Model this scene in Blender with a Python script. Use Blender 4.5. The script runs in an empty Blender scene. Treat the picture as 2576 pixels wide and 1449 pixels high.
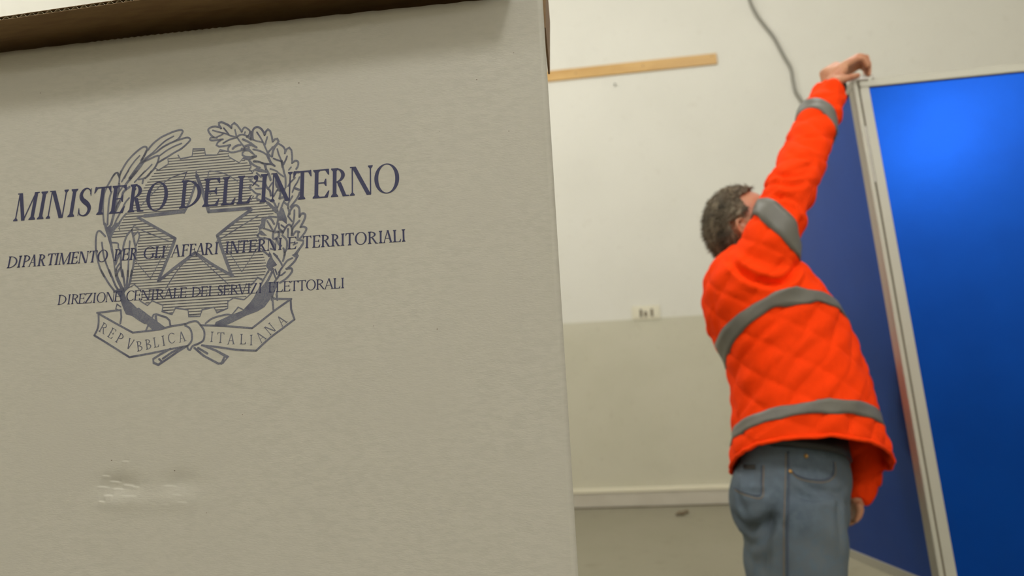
import bpy, bmesh, math, random
import numpy as np
from math import sin, cos, pi, radians, sqrt, atan2
from mathutils import Matrix, Vector
from mathutils.bvhtree import BVHTree

random.seed(7); np.random.seed(7)
SC = bpy.context.scene
COL = SC.collection

# ------------------------------------------------------------------ camera
F_PX, CX, CY = 1600.0, 1288.0, 724.5          # image taken as 2576 x 1449
CAM_Z = 1.236
M3 = Matrix.Rotation(radians(6.7), 3, 'Z') @ Matrix.Rotation(radians(98.4), 3, 'X') @ Matrix.Rotation(radians(-2.9), 3, 'Z')
CAM = Vector((0, 0, CAM_Z))
cd = bpy.data.cameras.new('camera'); cam = bpy.data.objects.new('camera', cd); COL.objects.link(cam)
cam.matrix_world = Matrix.Translation(CAM) @ M3.to_4x4()
cd.sensor_width = 36; cd.lens = 36 * F_PX / 2576; cd.clip_start = 0.02; cd.clip_end = 60
cd.dof.use_dof = True; cd.dof.focus_distance = 0.585; cd.dof.aperture_fstop = 5.0
SC.camera = cam

# ------------------------------------------------------------------ colour management, world
vs = SC.view_settings
vs.view_transform = 'Standard'; vs.look = 'None'; vs.gamma = 1; vs.use_curve_mapping = False; vs.exposure = 0.18
W = bpy.data.worlds.new('world'); SC.world = W; W.use_nodes = True
W.node_tree.nodes['Background'].inputs[0].default_value = (0.9, 0.92, 1, 1)
W.node_tree.nodes['Background'].inputs[1].default_value = 0.3

# ------------------------------------------------------------------ ceiling lamps (fluorescent fixtures hang in a grid)
CEIL = 6.0
LAMP_Z = 5.55
LAMPS = [(-2.0, 3.5, 150), (1.8, 3.4, 62), (-1.9, -1.7, 105), (1.2, -1.7, 210), (4.85, -4.55, 150), (-1.6, -5.0, 50)]
LAMP_COL = (1.0, 1.0, 0.985)
for lx, ly, p in LAMPS:
    ld = bpy.data.lights.new('lamp_light', 'POINT'); ld.shadow_soft_size = .30
    ld.energy = p; ld.color = LAMP_COL
    lo = bpy.data.objects.new('lamp_light', ld); COL.objects.link(lo); lo.location = (lx, ly, LAMP_Z - .34)

# ------------------------------------------------------------------ geometry helpers
def ray(px, py):
    return M3 @ Vector(((px - CX) / F_PX, -(py - CY) / F_PX, -1))
def on_z(px, py, z):
    r = ray(px, py); return CAM + r * ((z - CAM.z) / r.z)
def on_y(px, py, y):
    r = ray(px, py); return CAM + r * (y / r.y)
def depth(px, py, d): return CAM + ray(px, py) * d
def on_plane(px, py, o, n):
    r = ray(px, py); return CAM + r * ((o - CAM).dot(n) / r.dot(n))

def mesh_obj(name, verts, faces, mat, parent=None, smooth=False, mats=None):
    me = bpy.data.meshes.new(name); me.from_pydata([tuple(v) for v in verts], [], faces); me.update()
    return link_mesh(name, me, mat, parent, smooth)
def link_mesh(name, me, mat, parent=None, smooth=False):
    me.name = name
    if mat: me.materials.clear(); me.materials.append(mat)
    if smooth:
        me.polygons.foreach_set('use_smooth', [True] * len(me.polygons))
    o = bpy.data.objects.new(name, me); COL.objects.link(o)
    if parent:
        o.parent = parent; o.matrix_parent_inverse = PINV.get(parent.name, Matrix())
    return o
PINV = {}
def tag(o, label=None, cat=None, group=None, kind=None):
    if label: o['label'] = label
    if cat: o['category'] = cat
    if group: o['group'] = group
    if kind: o['kind'] = kind
    return o
def empty(name, loc):
    o = bpy.data.objects.new(name, None); COL.objects.link(o); o.location = loc; o.empty_display_size = .05
    PINV[o.name] = Matrix.Translation(loc).inverted()
    return o

class MB:
    def __init__(s): s.v = []; s.f = []
    def add(s, v, f):
        n = len(s.v); s.v += [Vector(p) for p in v]; s.f += [tuple(i + n for i in q) for q in f]
    def box(s, x0, y0, z0, x1, y1, z1, fr=None, bev=0):
        b = bmesh.new(); bmesh.ops.create_cube(b, size=1)
        for v in b.verts: v.co = Vector(((x0 + x1) / 2 + v.co.x * (x1 - x0), (y0 + y1) / 2 + v.co.y * (y1 - y0), (z0 + z1) / 2 + v.co.z * (z1 - z0)))
        if bev: bmesh.ops.bevel(b, geom=b.edges[:], offset=bev, segments=2, affect='EDGES', profile=.6)
        b.verts.index_update()
        vs_ = [v.co.copy() for v in b.verts]
        if fr: vs_ = [fr[0] + fr[1] * c.x + fr[2] * c.y + fr[3] * c.z for c in vs_]
        s.add(vs_, [[v.index for v in f.verts] for f in b.faces]); b.free()
    def tube(s, pts, rad, n=10, cap=True, flat=None):
        pts = [Vector(p) for p in pts]
        if not hasattr(rad, '__len__'): rad = [rad] * len(pts)
        rings = []; up = None
        for i, p in enumerate(pts):
            t = (pts[min(i + 1, len(pts) - 1)] - pts[max(i - 1, 0)]).normalized()
            if up is None:
                up = t.orthogonal().normalized() if flat is None else (Vector(flat) - t * t.dot(Vector(flat))).normalized()
            else: up = (up - t * up.dot(t)).normalized()
            sd = t.cross(up); rings.append([p + (up * cos(2 * pi * k / n) + sd * sin(2 * pi * k / n)) * rad[i] for k in range(n)])
        s.loft(rings, cap)
    def loft(s, rings, cap=True):
        n = len(rings[0]); v = [p for r in rings for p in r]; f = []
        for i in range(len(rings) - 1):
            for k in range(n):
                a = i * n + k; b = i * n + (k + 1) % n; f.append((a, b, b + n, a + n))
        if cap:
            v.append(sum((Vector(q) for q in rings[0]), Vector()) / n); c0 = len(v) - 1
            v.append(sum((Vector(q) for q in rings[-1]), Vector()) / n); c1 = c0 + 1
            m = (len(rings) - 1) * n
            for k in range(n):
                f.append((c0, (k + 1) % n, k)); f.append((c1, m + k, m + (k + 1) % n))
        s.add(v, f)
    def ball(s, c, r, sc=(1, 1, 1), seg=16):
        b = bmesh.new(); bmesh.ops.create_uvsphere(b, u_segments=seg, v_segments=seg * 2 // 3, radius=1); b.verts.index_update()
        s.add([Vector(c) + Vector((v.co.x * sc[0], v.co.y * sc[1], v.co.z * sc[2])) * r for v in b.verts],
              [[v.index for v in f.verts] for f in b.faces]); b.free()
    def build(s, name, mat, parent=None, smooth=False):
        me = bpy.data.meshes.new(name); me.from_pydata([tuple(v) for v in s.v], [], s.f); me.update()
        b = bmesh.new(); b.from_mesh(me); bmesh.ops.recalc_face_normals(b, faces=b.faces[:]); b.to_mesh(me); b.free()
        return link_mesh(name, me, mat, parent, smooth)

# ------------------------------------------------------------------ materials
def mat(name, col, rough=.6, metal=0, spec=.5, noise=None, bump=None, coat=0):
    m = bpy.data.materials.new(name); m.use_nodes = True; nt = m.node_tree; b = nt.nodes['Principled BSDF']
    b.inputs['Base Color'].default_value = (*col, 1); b.inputs['Roughness'].default_value = rough
    b.inputs['Metallic'].default_value = metal; b.inputs['Specular IOR Level'].default_value = spec
    b.inputs['Coat Weight'].default_value = coat
    tc = nt.nodes.new('ShaderNodeTexCoord')
    def tex(scale, detail=4, stretch=None):
        t = nt.nodes.new('ShaderNodeTexNoise'); t.inputs['Scale'].default_value = scale; t.inputs['Detail'].default_value = detail
        mp = nt.nodes.new('ShaderNodeMapping'); nt.links.new(tc.outputs['Object'], mp.inputs[0])
        if stretch: mp.inputs['Scale'].default_value = stretch
        nt.links.new(mp.outputs[0], t.inputs['Vector']); return t
    if noise:      # list of (scale, dark colour, amount lo, hi, stretch)
        prev = None
        for sc, c2, lo, hi, st in noise:
            t = tex(sc, 5, st); r = nt.nodes.new('ShaderNodeMapRange'); r.inputs[1].default_value = lo; r.inputs[2].default_value = hi
            nt.links.new(t.outputs[0], r.inputs[0]); mx = nt.nodes.new('ShaderNodeMix'); mx.data_type = 'RGBA'
            nt.links.new(r.outputs[0], mx.inputs[0])
            if prev: nt.links.new(prev, mx.inputs[6])
            else: mx.inputs[6].default_value = (*col, 1)
            mx.inputs[7].default_value = (*c2, 1); prev = mx.outputs[2]
        nt.links.new(prev, b.inputs['Base Color'])
    if bump:
        sc, dist, st = bump; t = tex(sc, 5, st); bp = nt.nodes.new('ShaderNodeBump'); bp.inputs['Distance'].default_value = dist
        bp.inputs['Strength'].default_value = 1; nt.links.new(t.outputs[0], bp.inputs['Height']); nt.links.new(bp.outputs[0], b.inputs['Normal'])
    return m

m_wall = mat('plaster_cream', (.67, .65, .575), .75, noise=[(1.3, (.64, .62, .545), .4, .75, None), (14, (.62, .595, .52), .62, .8, None)], bump=(60, .0015, None))
m_dado = mat('plaster_dado', (.53, .50, .385), .55, noise=[(2.1, (.49, .465, .35), .4, .75, None), (16, (.46, .43, .32), .62, .8, None)], bump=(50, .0015, None))
m_ceil = mat('ceiling_paint', (.78, .76, .70), .8)
m_floor = mat('worn_floor', (.27, .247, .178), .5, noise=[(2.2, (.255, .235, .165), .42, .7, None), (7, (.22, .20, .14), .58, .75, None)], bump=(18, .002, None))
m_base = mat('painted_skirting', (.50, .46, .38), .4, noise=[(6, (.46, .42, .34), .45, .7, None)])
m_basetop = mat('skirting_lip_lit', (.72, .67, .52), .45)  # paler than the skirting: light caught by its top edge, painted in
m_gap = mat('skirting_shadow', (.10, .07, .045), .8)  # dark brown painted for the shadow line under the skirting
m_wood = mat('pale_varnished_wood', (.56, .34, .115), .45, noise=[(9, (.50, .29, .09), .4, .7, (.12, 1, 1)), (3, (.60, .37, .13), .5, .7, None)], bump=(40, .0008, (.1, 1, 1)))
m_board = mat('white_faced_board', (.43, .408, .348), .62, noise=[(260, (.40, .38, .322), .42, .62, (.35, 1, 1)), (9, (.415, .393, .335), .4, .7, None), (1100, (.36, .34, .27), .70, .78, None)], bump=(900, .00012, (.3, 1, 1)))
m_kraft = mat('brown_kraft_board', (.21, .125, .05), .7, noise=[(120, (.18, .10, .04), .4, .65, (.3, 1, 1))], bump=(500, .00015, None))
m_flute = mat('flute_paper', (.50, .43, .29), .7)
m_ink = mat('navy_ink', (.022, .024, .075), .5)
m_ink2 = mat('grey_blue_ink', (.095, .10, .14), .6, noise=[(1500, (.15, .15, .17), .45, .55, None), (60, (.06, .062, .10), .5, .7, None)])
m_ink3 = mat('hatching_ink', (.062, .062, .08), .6, noise=[(80, (.13, .13, .14), .5, .65, None)])
m_speck = mat('brown_speck', (.12, .09, .06), .8)
m_blue = mat('blue_laminate', (.0012, .056, .37), .29, metal=.70, spec=.2, noise=[(5, (.0010, .050, .335), .4, .7, None)], bump=(3, .0012, None))
m_alu = mat('anodised_aluminium', (.42, .405, .34), .42, metal=.25, bump=(200, .0001, (1, 1, .05)))
m_groove = mat('dark_groove', (.10, .08, .05), .6)
m_white = mat('white_plastic', (.75, .73, .70), .4)
m_jacket = mat('fluorescent_orange_cloth', (1.0, .052, .0025), .8, spec=.08, noise=[(7, (.92, .05, .003), .4, .7, None)], bump=(220, .0006, None))
m_jackin = mat('orange_lining', (.75, .05, .01), .8)
m_tape = mat('grey_reflective_tape', (.155, .148, .125), .5, spec=.5, noise=[(16, (.125, .12, .105), .4, .7, None)])
m_denim = mat('washed_denim', (.115, .135, .15), .85, spec=.2, noise=[(5, (.08, .105, .135), .38, .68, None), (60, (.10, .13, .16), .45, .65, None)], bump=(300, .0006, None))
m_seam = mat('denim_seam', (.055, .07, .10), .8)
m_thread = mat('tan_stitching', (.22, .15, .08), .8)
m_brass = mat('brass_rivet', (.55, .30, .08), .4, metal=.6)
m_black = mat('black_leather', (.012, .012, .012), .5)
m_skin = mat('skin', (.56, .27, .15), .5, noise=[(22, (.50, .20, .11), .45, .7, None)], bump=(90, .0008, None))
m_hair = mat('greying_brown_hair', (.10, .075, .045), .7, noise=[(60, (.24, .19, .125), .45, .66, (1, 1, .3)), (20, (.045, .035, .022), .5, .7, None)])
m_eye = mat('eye_white', (.7, .68, .64), .2)
m_cable = mat('grey_cable_sheath', (.20, .19, .155), .5)
m_plate = mat('ivory_plastic', (.66, .62, .48), .4)
m_socket = mat('brown_socket', (.17, .13, .08), .5)
m_scrap = mat('crumpled_brown_scrap', (.16, .12, .07), .8)
m_lampbody = mat('white_lamp_housing', (.75, .75, .74), .4)
m_glow = bpy.data.materials.new('lamp_tube_glow'); m_glow.use_nodes = True
_b = m_glow.node_tree.nodes['Principled BSDF']; _b.inputs['Emission Color'].default_value = (*LAMP_COL, 1); _b.inputs['Emission Strength'].default_value = 7
m_table = mat('grey_table_laminate', (.45, .45, .42), .5)
m_dark = mat('dark_metal', (.05, .05, .05), .4, metal=.5)

# ------------------------------------------------------------------ room shell
WALL_Y = on_z(1600, 1275, 0).y
XL, XR, YB = -4.6, 6.2, -6.2
DADO = 1.79
def slab(name, x0, y0, z0, x1, y1, z1, m, kind='structure'):
    b = MB(); b.box(x0, y0, z0, x1, y1, z1); o = b.build(name, m); tag(o, kind=kind); return o
slab('floor', XL - .2, YB - .2, -.15, XR + .2, WALL_Y + .2, 0, m_floor)
slab('ceiling', XL - .2, YB - .2, CEIL, XR + .2, WALL_Y + .2, CEIL + .15, m_ceil)
for nm, a in (('wall_back', (XL - .2, WALL_Y, XR + .2, WALL_Y + .2)), ('wall_front', (XL - .2, YB - .2, XR + .2, YB)),
              ('wall_left', (XL - .2, YB, XL, WALL_Y)), ('wall_right', (XR, YB, XR + .2, WALL_Y))):
    w = slab(nm, a[0], a[1], 0, a[2], a[3], CEIL, m_wall)
    # painted dado: a thin coat of gloss paint on the lower wall, in the wall's own mesh sense a part of it
    t = .004
    q = {'wall_back': (XL, WALL_Y - t, XR, WALL_Y), 'wall_front': (XL, YB, XR, YB + t), 'wall_left': (XL, YB, XL + t, WALL_Y), 'wall_right': (XR - t, YB, XR, WALL_Y)}[nm]
    b = MB(); b.box(q[0], q[1], 0, q[2], q[3], DADO); b.build('dado_paint', m_dado, w)
def skirting(name, x0, x1):
    h = .165
    b = MB(); y = WALL_Y - .004
    prof = [(0, .012), (-.028, .012), (-.028, h - .022), (-.026, h - .02), (0, h - .02)]
    v = [(x, y + p[0], p[1]) for x in (x0, x1) for p in prof]; n = len(prof)
    b.add(v, [(i, (i + 1) % n, (i + 1) % n + n, i + n) for i in range(n)] + [tuple(range(n)), tuple(range(2 * n - 1, n - 1, -1))])
    o = b.build(name, m_base); tag(o, kind='structure')
    b = MB(); b.box(x0, y - .040, h - .021, x1, y, h + .018, bev=.006); b.build('top_lip', m_basetop, o)
    b = MB(); b.box(x0, y - .020, 0, x1, y, .013); b.build('skirting_shadow_line', m_gap, o)  # dark strip painting the shadow under the skirting
skirting('baseboard_back', XL, XR)

# ------------------------------------------------------------------ ceiling lamps (bodies)
for i, (lx, ly, p) in enumerate(LAMPS):
    r = empty('ceiling_lamp', (lx, ly, LAMP_Z)); h_ = LAMP_Z
    where = ['nearest the back wall on the left', 'nearest the back wall on the right', 'in the middle row on the left', 'in the middle row on the right', 'in the right rear corner behind the camera', 'in the left rear corner behind the camera'][i]
    tag(r, 'white twin-tube ceiling lamp ' + where + ', outside the frame', 'lamp', 'fluorescent lamps hanging from the ceiling')
    b = MB(); b.box(lx - .76, ly - .24, h_, lx + .76, ly + .24, h_ + .07, bev=.01); b.build('housing', m_lampbody, r)
    for s in (-.12, .12):
        b = MB(); b.tube([(lx - .7, ly + s, h_ - .004), (lx + .7, ly + s, h_ - .004)], .014); b.build('lamp_tube', m_glow, r, True)
    for s in (-.45, .45):
        b = MB(); b.tube([(lx + s, ly, h_ + .07), (lx + s, ly, CEIL)], .006, 6); b.build('rod', m_lampbody, r)

# ------------------------------------------------------------------ wall fittings
def wall_pt(px, py): return on_y(px, py, WALL_Y)
# wooden batten
a = wall_pt(1378, 195); c = wall_pt(1801, 148)
zc = (a.z + c.z) / 2; x0 = a.x - 1.3; x1 = c.x + .005; hb = .058
bt = empty('wooden_batten', ((x0 + x1) / 2, WALL_Y, zc)); tag(bt, 'long pale varnished wooden batten fixed high on the cream wall', 'batten')
b = MB(); b.box(x0, WALL_Y - .022, zc - hb, x1, WALL_Y, zc + hb, bev=.002); b.build('board', m_wood, bt)
for sx in (x1 - .05, x1 - .75, x1 - 1.45, x1 - 2.2):
    for sz in ((.03,) if sx > x1 - .1 else (.0,)):
        b = MB(); b.tube([(sx, WALL_Y - .0245, zc + sz), (sx, WALL_Y - .02, zc + sz)], .006, 10); b.build('screw', m_dark, bt)
# nail
p = wall_pt(1547, 216)
b = MB(); b.tube([p, p + Vector((0, -.03, .004))], [.006, .006], 8); b.tube([p + Vector((0, -.03, .004)), p + Vector((0, -.033, .004))], .011, 10)
tag(b.build('nail', m_cable), 'small nail in the cream wall just below the wooden batten', 'nail')
# socket plate
a = wall_pt(1590, 803); c = wall_pt(1660, 770); cz = (a.z + c.z) / 2; cxx = (a.x + c.x) / 2
so = empty('wall_socket', (cxx, WALL_Y, cz)); tag(so, 'ivory wall socket plate with brown centre at the edge of the painted dado', 'socket')
hw, hh = .137, .068
b = MB(); b.box(cxx - hw, WALL_Y - .014, cz - hh, cxx + hw, WALL_Y - .002, cz + hh, bev=.004); b.build('cover_plate', m_plate, so)
b = MB(); b.box(cxx - hw + .02, WALL_Y - .018, cz - hh + .02, cxx + hw - .02, WALL_Y - .012, cz + hh - .02, bev=.003); b.build('inner_frame', m_plate, so)
for dx, ww, mm in ((-.05, .024, m_speck), (-.005, .030, m_socket), (.055, .026, m_socket)):
    b = MB(); b.box(cxx + dx - ww / 2, WALL_Y - .021, cz - .042, cxx + dx + ww / 2, WALL_Y - .016, cz + (.012 if mm is m_socket and dx < 0 else .034), bev=.002); o = b.build('socket_module', mm, so)
    b = MB()
    for zz in (-.018, .0):
        b.tube([(cxx + dx, WALL_Y - .0225, cz + zz), (cxx + dx, WALL_Y - .02, cz + zz)], .003, 8)
    b.build('pin_hole', m_black, o)
# hanging cable
pix = [(1872, -60), (1887, 0), (1903, 35), (1925, 65), (1948, 95), (1972, 140), (1990, 172), (1996, 205), (2003, 232), (2016, 252), (2040, 290), (2060, 360), (2062, 470), (2050, 620)]
pts = [on_y(x, y, WALL_Y - .03) for x, y in pix]
top = pts[0].copy(); pts = [Vector((top.x - .05, WALL_Y - .03, CEIL)), Vector((top.x - .02, WALL_Y - .03, (CEIL + top.z) / 2))] + pts
pts += [Vector((pts[-1].x, WALL_Y - .03, z)) for z in (1.6, 1.2, .9)]
def smooth_path(p, n=6):
    out = []
    for i in range(len(p) - 1):
        p0 = p[max(i - 1, 0)]; p1 = p[i]; p2 = p[i + 1]; p3 = p[min(i + 2, len(p) - 1)]
        for k in range(n):
            t = k / n
            out.append(.5 * ((2 * p1) + (p2 - p0) * t + (2 * p0 - 5 * p1 + 4 * p2 - p3) * t * t + (3 * p1 - p0 - 3 * p2 + p3) * t ** 3))
    out.append(p[-1]); return out
b = MB(); b.tube(smooth_path(pts), .0125, 8)
tag(b.build('cable', m_cable, None, True), 'thin grey cable hanging down the cream wall from the ceiling', 'cable')
# scrap on the floor
p = on_z(1717, 1297, 0)
b = MB()
b.tube([p + Vector((-.055, -.02, .012)), p + Vector((-.03, 0, .022)), p + Vector((0, .0, .018)), p + Vector((.02, .01, .026)), p + Vector((.05, .035, .03)), p + Vector((.055, .03, .012))], [.008, .016, .018, .015, .014, .006], 7)
tag(b.build('floor_scrap', m_scrap, None, False), 'small crumpled brown scrap lying on the floor near the skirting', 'litter')

# ------------------------------------------------------------------ table that carries the box (below the frame)
FO = depth(1410, 725, .585); AN = radians(1.2)
FU = Vector((cos(AN), sin(AN), 0)); FN = Vector((sin(AN), -cos(AN), 0)); FZ = Vector((0, 0, 1))     # right, towards camera, up
def fp(u, z, out=0): return Vector((FO.x, FO.y, 0)) + FU * u + FZ * z + FN * out
def fuv(px, py):
    p = on_plane(px, py, FO, FN); d = p - FO; return (d.dot(FU), p.z)
FRM = (Vector((FO.x, FO.y, 0)), FU, -FN, FZ)          # box-local frame for MB.box (x right, y away, z up)
BW, BD, ZB, ZT = .640, .42, .76, 1.6125
tb = empty('work_table', fp(-.32, 0, -.3)); tag(tb, 'grey laminate work table under the cardboard box, below the frame', 'table')
b = MB(); b.box(-1.0, -.10, ZB - .03, .30, .60, ZB, FRM, bev=.004); b.build('table_top', m_table, tb)
for x in (-.94, .24):
    for y in (-.04, .54):
        b = MB(); b.box(x - .02, y - .02, 0, x + .02, y + .02, ZB - .03, FRM, bev=.003); b.build('leg', m_dark, tb)
b = MB(); b.box(-.92, -.03, ZB - .09, .22, -.01, ZB - .03, FRM); b.box(-.92, .51, ZB - .09, .22, .53, ZB - .03, FRM); b.build('apron', m_dark, tb)

# ------------------------------------------------------------------ cardboard box
box = empty('cardboard_box', fp(-BW / 2, ZB, -BD / 2))
tag(box, 'large white-faced cardboard box printed MINISTERO DELL\'INTERNO with a laurel and star emblem', 'box')
TH = .004
# front panel : fine tensor grid with the real dents in it
dents = []   # u, z, half length, half width, angle, amplitude (crease: above pushed in, below proud)
def dn(px, py, lpx, wpx, ang, amp):
    u, z = fuv(px, py); dents.append((u, z, lpx * .00037, wpx * .00037, radians(ang), amp))
for q in [(316, 1160, 9, 2.2, -4, .00030), (266, 1197, 10, 2.2, -10, .00032), (287, 1212, 14, 2.6, -9, .00050), (322, 1221, 16, 2.6, -8, .00045), (258, 1225, 14, 2.4, -8, .00040),
          (295, 1230, 14, 2.2, -6, .00035), (340, 1225, 10, 2.4, -4, .00028), (272, 1246, 11, 2.4, -3, .00055), (325, 1247, 18, 2.4, -2, .00028), (256, 1261, 8, 2.2, -7, .00040),
          (428, 1222, 17, 2.8, -6, .00026), (446, 1244, 12, 2.6, -7, .00018), (460, 1263, 13, 2.8, -5, .00018), (419, 1268, 9, 2.6, -4, .0001)]: dn(*q)
broad = []
for px, py, rx, ry, am in [(300, 1222, 55, 26, -.0024), (318, 1262, 60, 22, .0010), (452, 1212, 55, 26, -.0014), (445, 1262, 55, 22, .0008), (740, 330, 500, 300, -.0009), (1180, 1100, 300, 380, .0006)]:
    u, z = fuv(px, py); broad.append((u, z, rx * .00037, ry * .00037, am))
def axis(lo, hi, fl, fh, fine, coarse):
    fl = max(fl, lo); fh = min(fh, hi)
    a = [np.linspace(lo, fl, max(2, int((fl - lo) / coarse)), endpoint=False), np.linspace(fl, fh, int((fh - fl) / fine), endpoint=False), np.linspace(fh, hi, max(2, int((hi - fh) / coarse)))]
    a = np.concatenate(a); return a
uc, zc_ = fuv(350, 1220)
ua = axis(-BW, 0, uc - .075, uc + .075, .0007, .006); za = axis(ZB, ZT, zc_ - .042, zc_ + .042, .0005, .006)
U, Z = np.meshgrid(ua, za)
H = np.zeros_like(U)
for u, z, l, w, an, am in dents:
    x = (U - u) * cos(an) + (Z - z) * sin(an); y = -(U - u) * sin(an) + (Z - z) * cos(an)
    y = y + .04 * x * x / l
    H += 1.15 * am * np.exp(-(x / l) ** 4) * np.tanh(-y / w * 1.4) * np.exp(-(np.abs(y) / (w * 3.2)))
for u, z, rx, ry, am in broad: H += am * np.exp(-((U - u) / rx) ** 2 - ((Z - z) / ry) ** 2)
# slight waviness of the board
H += .00012 * np.sin(U * 31 + 1) * np.sin(Z * 17)
def relief(u, z):
    return sum(am * math.exp(-((u - u0) / rx) ** 2 - ((z - z0) / ry) ** 2) for u0, z0, rx, ry, am in broad) + .00012 * sin(u * 31 + 1) * sin(z * 17)
# cut top edge : very slightly arched and ragged
edge = .0022 * (1 - ((ua + .30) / .32) ** 2) + .00035 * np.sin(ua * 2 * pi / .0075) + .0004 * np.random.rand(len(ua))
Zt = Z + (np.clip((Z - (ZT - .1)) / .1, 0, 1) * edge[None, :])
hmask = np.where((U > -.001) | (Z < ZB + .002), 0, 1)
nz, nu = U.shape
V = [fp(U[i, j], Zt[i, j], H[i, j] * hmask[i, j]) for i in range(nz) for j in range(nu)]
Fc = [(i * nu + j, i * nu + j + 1, (i + 1) * nu + j + 1, (i + 1) * nu + j) for i in range(nz - 1) for j in range(nu - 1)]
mb = MB(); mb.v = V; mb.f = Fc
nb = len(V)
bd = [(0, j) for j in range(nu)] + [(i, nu - 1) for i in range(1, nz)] + [(nz - 1, j) for j in range(nu - 2, -1, -1)] + [(i, 0) for i in range(nz - 2, 0, -1)]
for (i, j) in bd: mb.v.append(fp(U[i, j], Zt[i, j], -TH))
nbd = len(bd)
for k in range(nbd):
    a = bd[k]; c = bd[(k + 1) % nbd]
    mb.f.append((a[0] * nu + a[1], nb + k, nb + (k + 1) % nbd, c[0] * nu + c[1]))
mb.f.append(tuple(nb + k for k in range(nbd)))
mb.build('front_panel', m_board, box, True)
b = MB(); b.box(-BW + .001, TH + .0002, ZB, -.001, TH + .0012, ZT - .0008, FRM); b.build('inner_liner', m_kraft, box)
def skew_panel(nm, xf0, xf1, xb0, xb1, y0, y1, m_):
    b = MB(); q = [(xf0, y0), (xf1, y0), (xb1, y1), (xb0, y1)]
    b.add([fp(x, z, -y) for z in (ZB, ZT - .001) for x, y in q], [(0, 1, 2, 3), (7, 6, 5, 4)] + [(i, (i + 1) % 4, (i + 1) % 4 + 4, i + 4) for i in range(4)]); return b.build(nm, m_, box)
skew_panel('side_panel', -TH - .0008, -.0008, -.046 - TH, -.046, TH + .0014, BD, m_board)
skew_panel('side_panel', -BW + .0008, -BW + TH, -BW + .0008 - .04, -BW + TH - .04, TH + .0014, BD, m_board)
skew_panel('back_panel', -BW - .04, -.046, -BW - .04, -.046, BD + .0002, BD + TH, m_board)
skew_panel('inner_liner', -BW + TH + .001, -BW + TH + .002, -BW + TH - .039, -BW + TH - .038, TH + .0014, BD - .001, m_kraft)
skew_panel('inner_liner', -TH - .003, -TH - .002, -.046 - TH - .003, -.046 - TH - .002, TH + .0014, BD - .001, m_kraft)
skew_panel('inner_liner', -BW - .034, -.053, -BW - .034, -.053, BD - .002, BD - .001, m_kraft)
b = MB(); b.box(-BW + TH, TH + .002, ZB + .0005, -.055, BD - .003, ZB + TH, FRM); b.build('bottom_panel', m_kraft, box)
# top flap : liners and corrugated medium, overhanging the front, underside towards the lens
def flap_pts():
    # outer (camera side) edge of the underside from pixels; crosses the face plane above the cut edge
    o1 = on_plane(-60, 60, FO + FN * .045, FN); o2 = on_plane(345, 1, FO + FN * .045, FN)
    return o1, o2
o1, o2 = flap_pts()
i1u, i1z = fuv(0, 104); i2u, i2z = fuv(692, 3)
k1 = fp(i1u, i1z, -.0005); k2 = fp(i2u, i2z, -.0005)
eu = (o2 - o1).normalized(); ku = (k2 - k1).normalized()
UR = -.020                                            # right end of the flap
def along(p, d, u):                                   # point on line p + t d with face coordinate u
    t = (u - (p - FO).dot(FU)) / d.dot(FU); return p + d * t
def flap_edge(u): return along(o1, eu, u)
def flap_mid(u): return along(k1, ku, u)
us = np.arange(-BW - .01, UR + 1e-6, .0016)
TT = .0040; LN = .0004
Lt, Lb, Md = MB(), MB(), MB()
def flap_cols(off0):                                   # rows outward edge -> score line -> deep inside
    rows = []
    for u in us:
        a = flap_edge(u); m_ = flap_mid(u); d = (m_ - a)
        deep = m_ + Vector((FN.x, FN.y, 0)) * -.33 + Vector((0, 0, -.006 - .004))
        cr = m_ + d.normalized() * .001 + Vector((0, 0, .0009))
        rag = a + d.normalized() * (.0004 * random.random())
        rows.append([p + Vector((0, 0, off0)) for p in (rag, m_, cr, deep)])
    return rows
def sheet(off, th, m_, name):
    lo = flap_cols(off); hi = [[p + Vector((0, 0, th)) for p in r] for r in lo]
    b = MB(); n = len(lo); w = 4
    b.v = [p for r in lo for p in r] + [p for r in hi for p in r]; N = n * w
    for i in range(n - 1):
        for j in range(w - 1):
            q = (i * w + j, i * w + j + 1, (i + 1) * w + j + 1, (i + 1) * w + j); b.f += [q, tuple(N + k for k in reversed(q))]
        b.f += [(i * w, (i + 1) * w, N + (i + 1) * w, N + i * w), (i * w + w - 1, N + i * w + w - 1, N + (i + 1) * w + w - 1, (i + 1) * w + w - 1)]
    for i in (0, n - 1):
        for j in range(w - 1): b.f.append((i * w + j, i * w + j + 1, N + i * w + j + 1, N + i * w + j))
    return b.build(name, m_, flap)
flap = empty('top_flap', fp(-BW / 2, ZT + .03, 0)); flap.parent = box; flap.matrix_parent_inverse = PINV[box.name]
PINV[flap.name] = Matrix.Translation(fp(-BW / 2, ZT + .03, 0)).inverted()
flap['label'] = 'brown top flap overhanging the front, corrugated cut edge'
sheet(0, LN, m_kraft, 'lower_liner'); sheet(TT - LN, LN, m_kraft, 'upper_liner')
b = MB(); fl = np.arange(-BW - .01, UR, .0006); per = .0093; row = []
for u in fl:
    a = flap_edge(u); d = (flap_mid(u) - a).normalized()
    h = LN + (TT - 2 * LN) * (.5 - .5 * cos(2 * pi * u / per))
    row.append((a + d * .0006 + Vector((0, 0, h)), a + d * .03 + Vector((0, 0, h)), .00022))
for i, (p, q, t) in enumerate(row): b.v += [p, q, p + Vector((0, 0, t)), q + Vector((0, 0, t))]
for i in range(len(row) - 1):
    k = 4 * i; b.f += [(k, k + 1, k + 5, k + 4), (k + 2, k + 6, k + 7, k + 3), (k, k + 4, k + 6, k + 2)]
b.build('flute', m_flute, flap)
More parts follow.
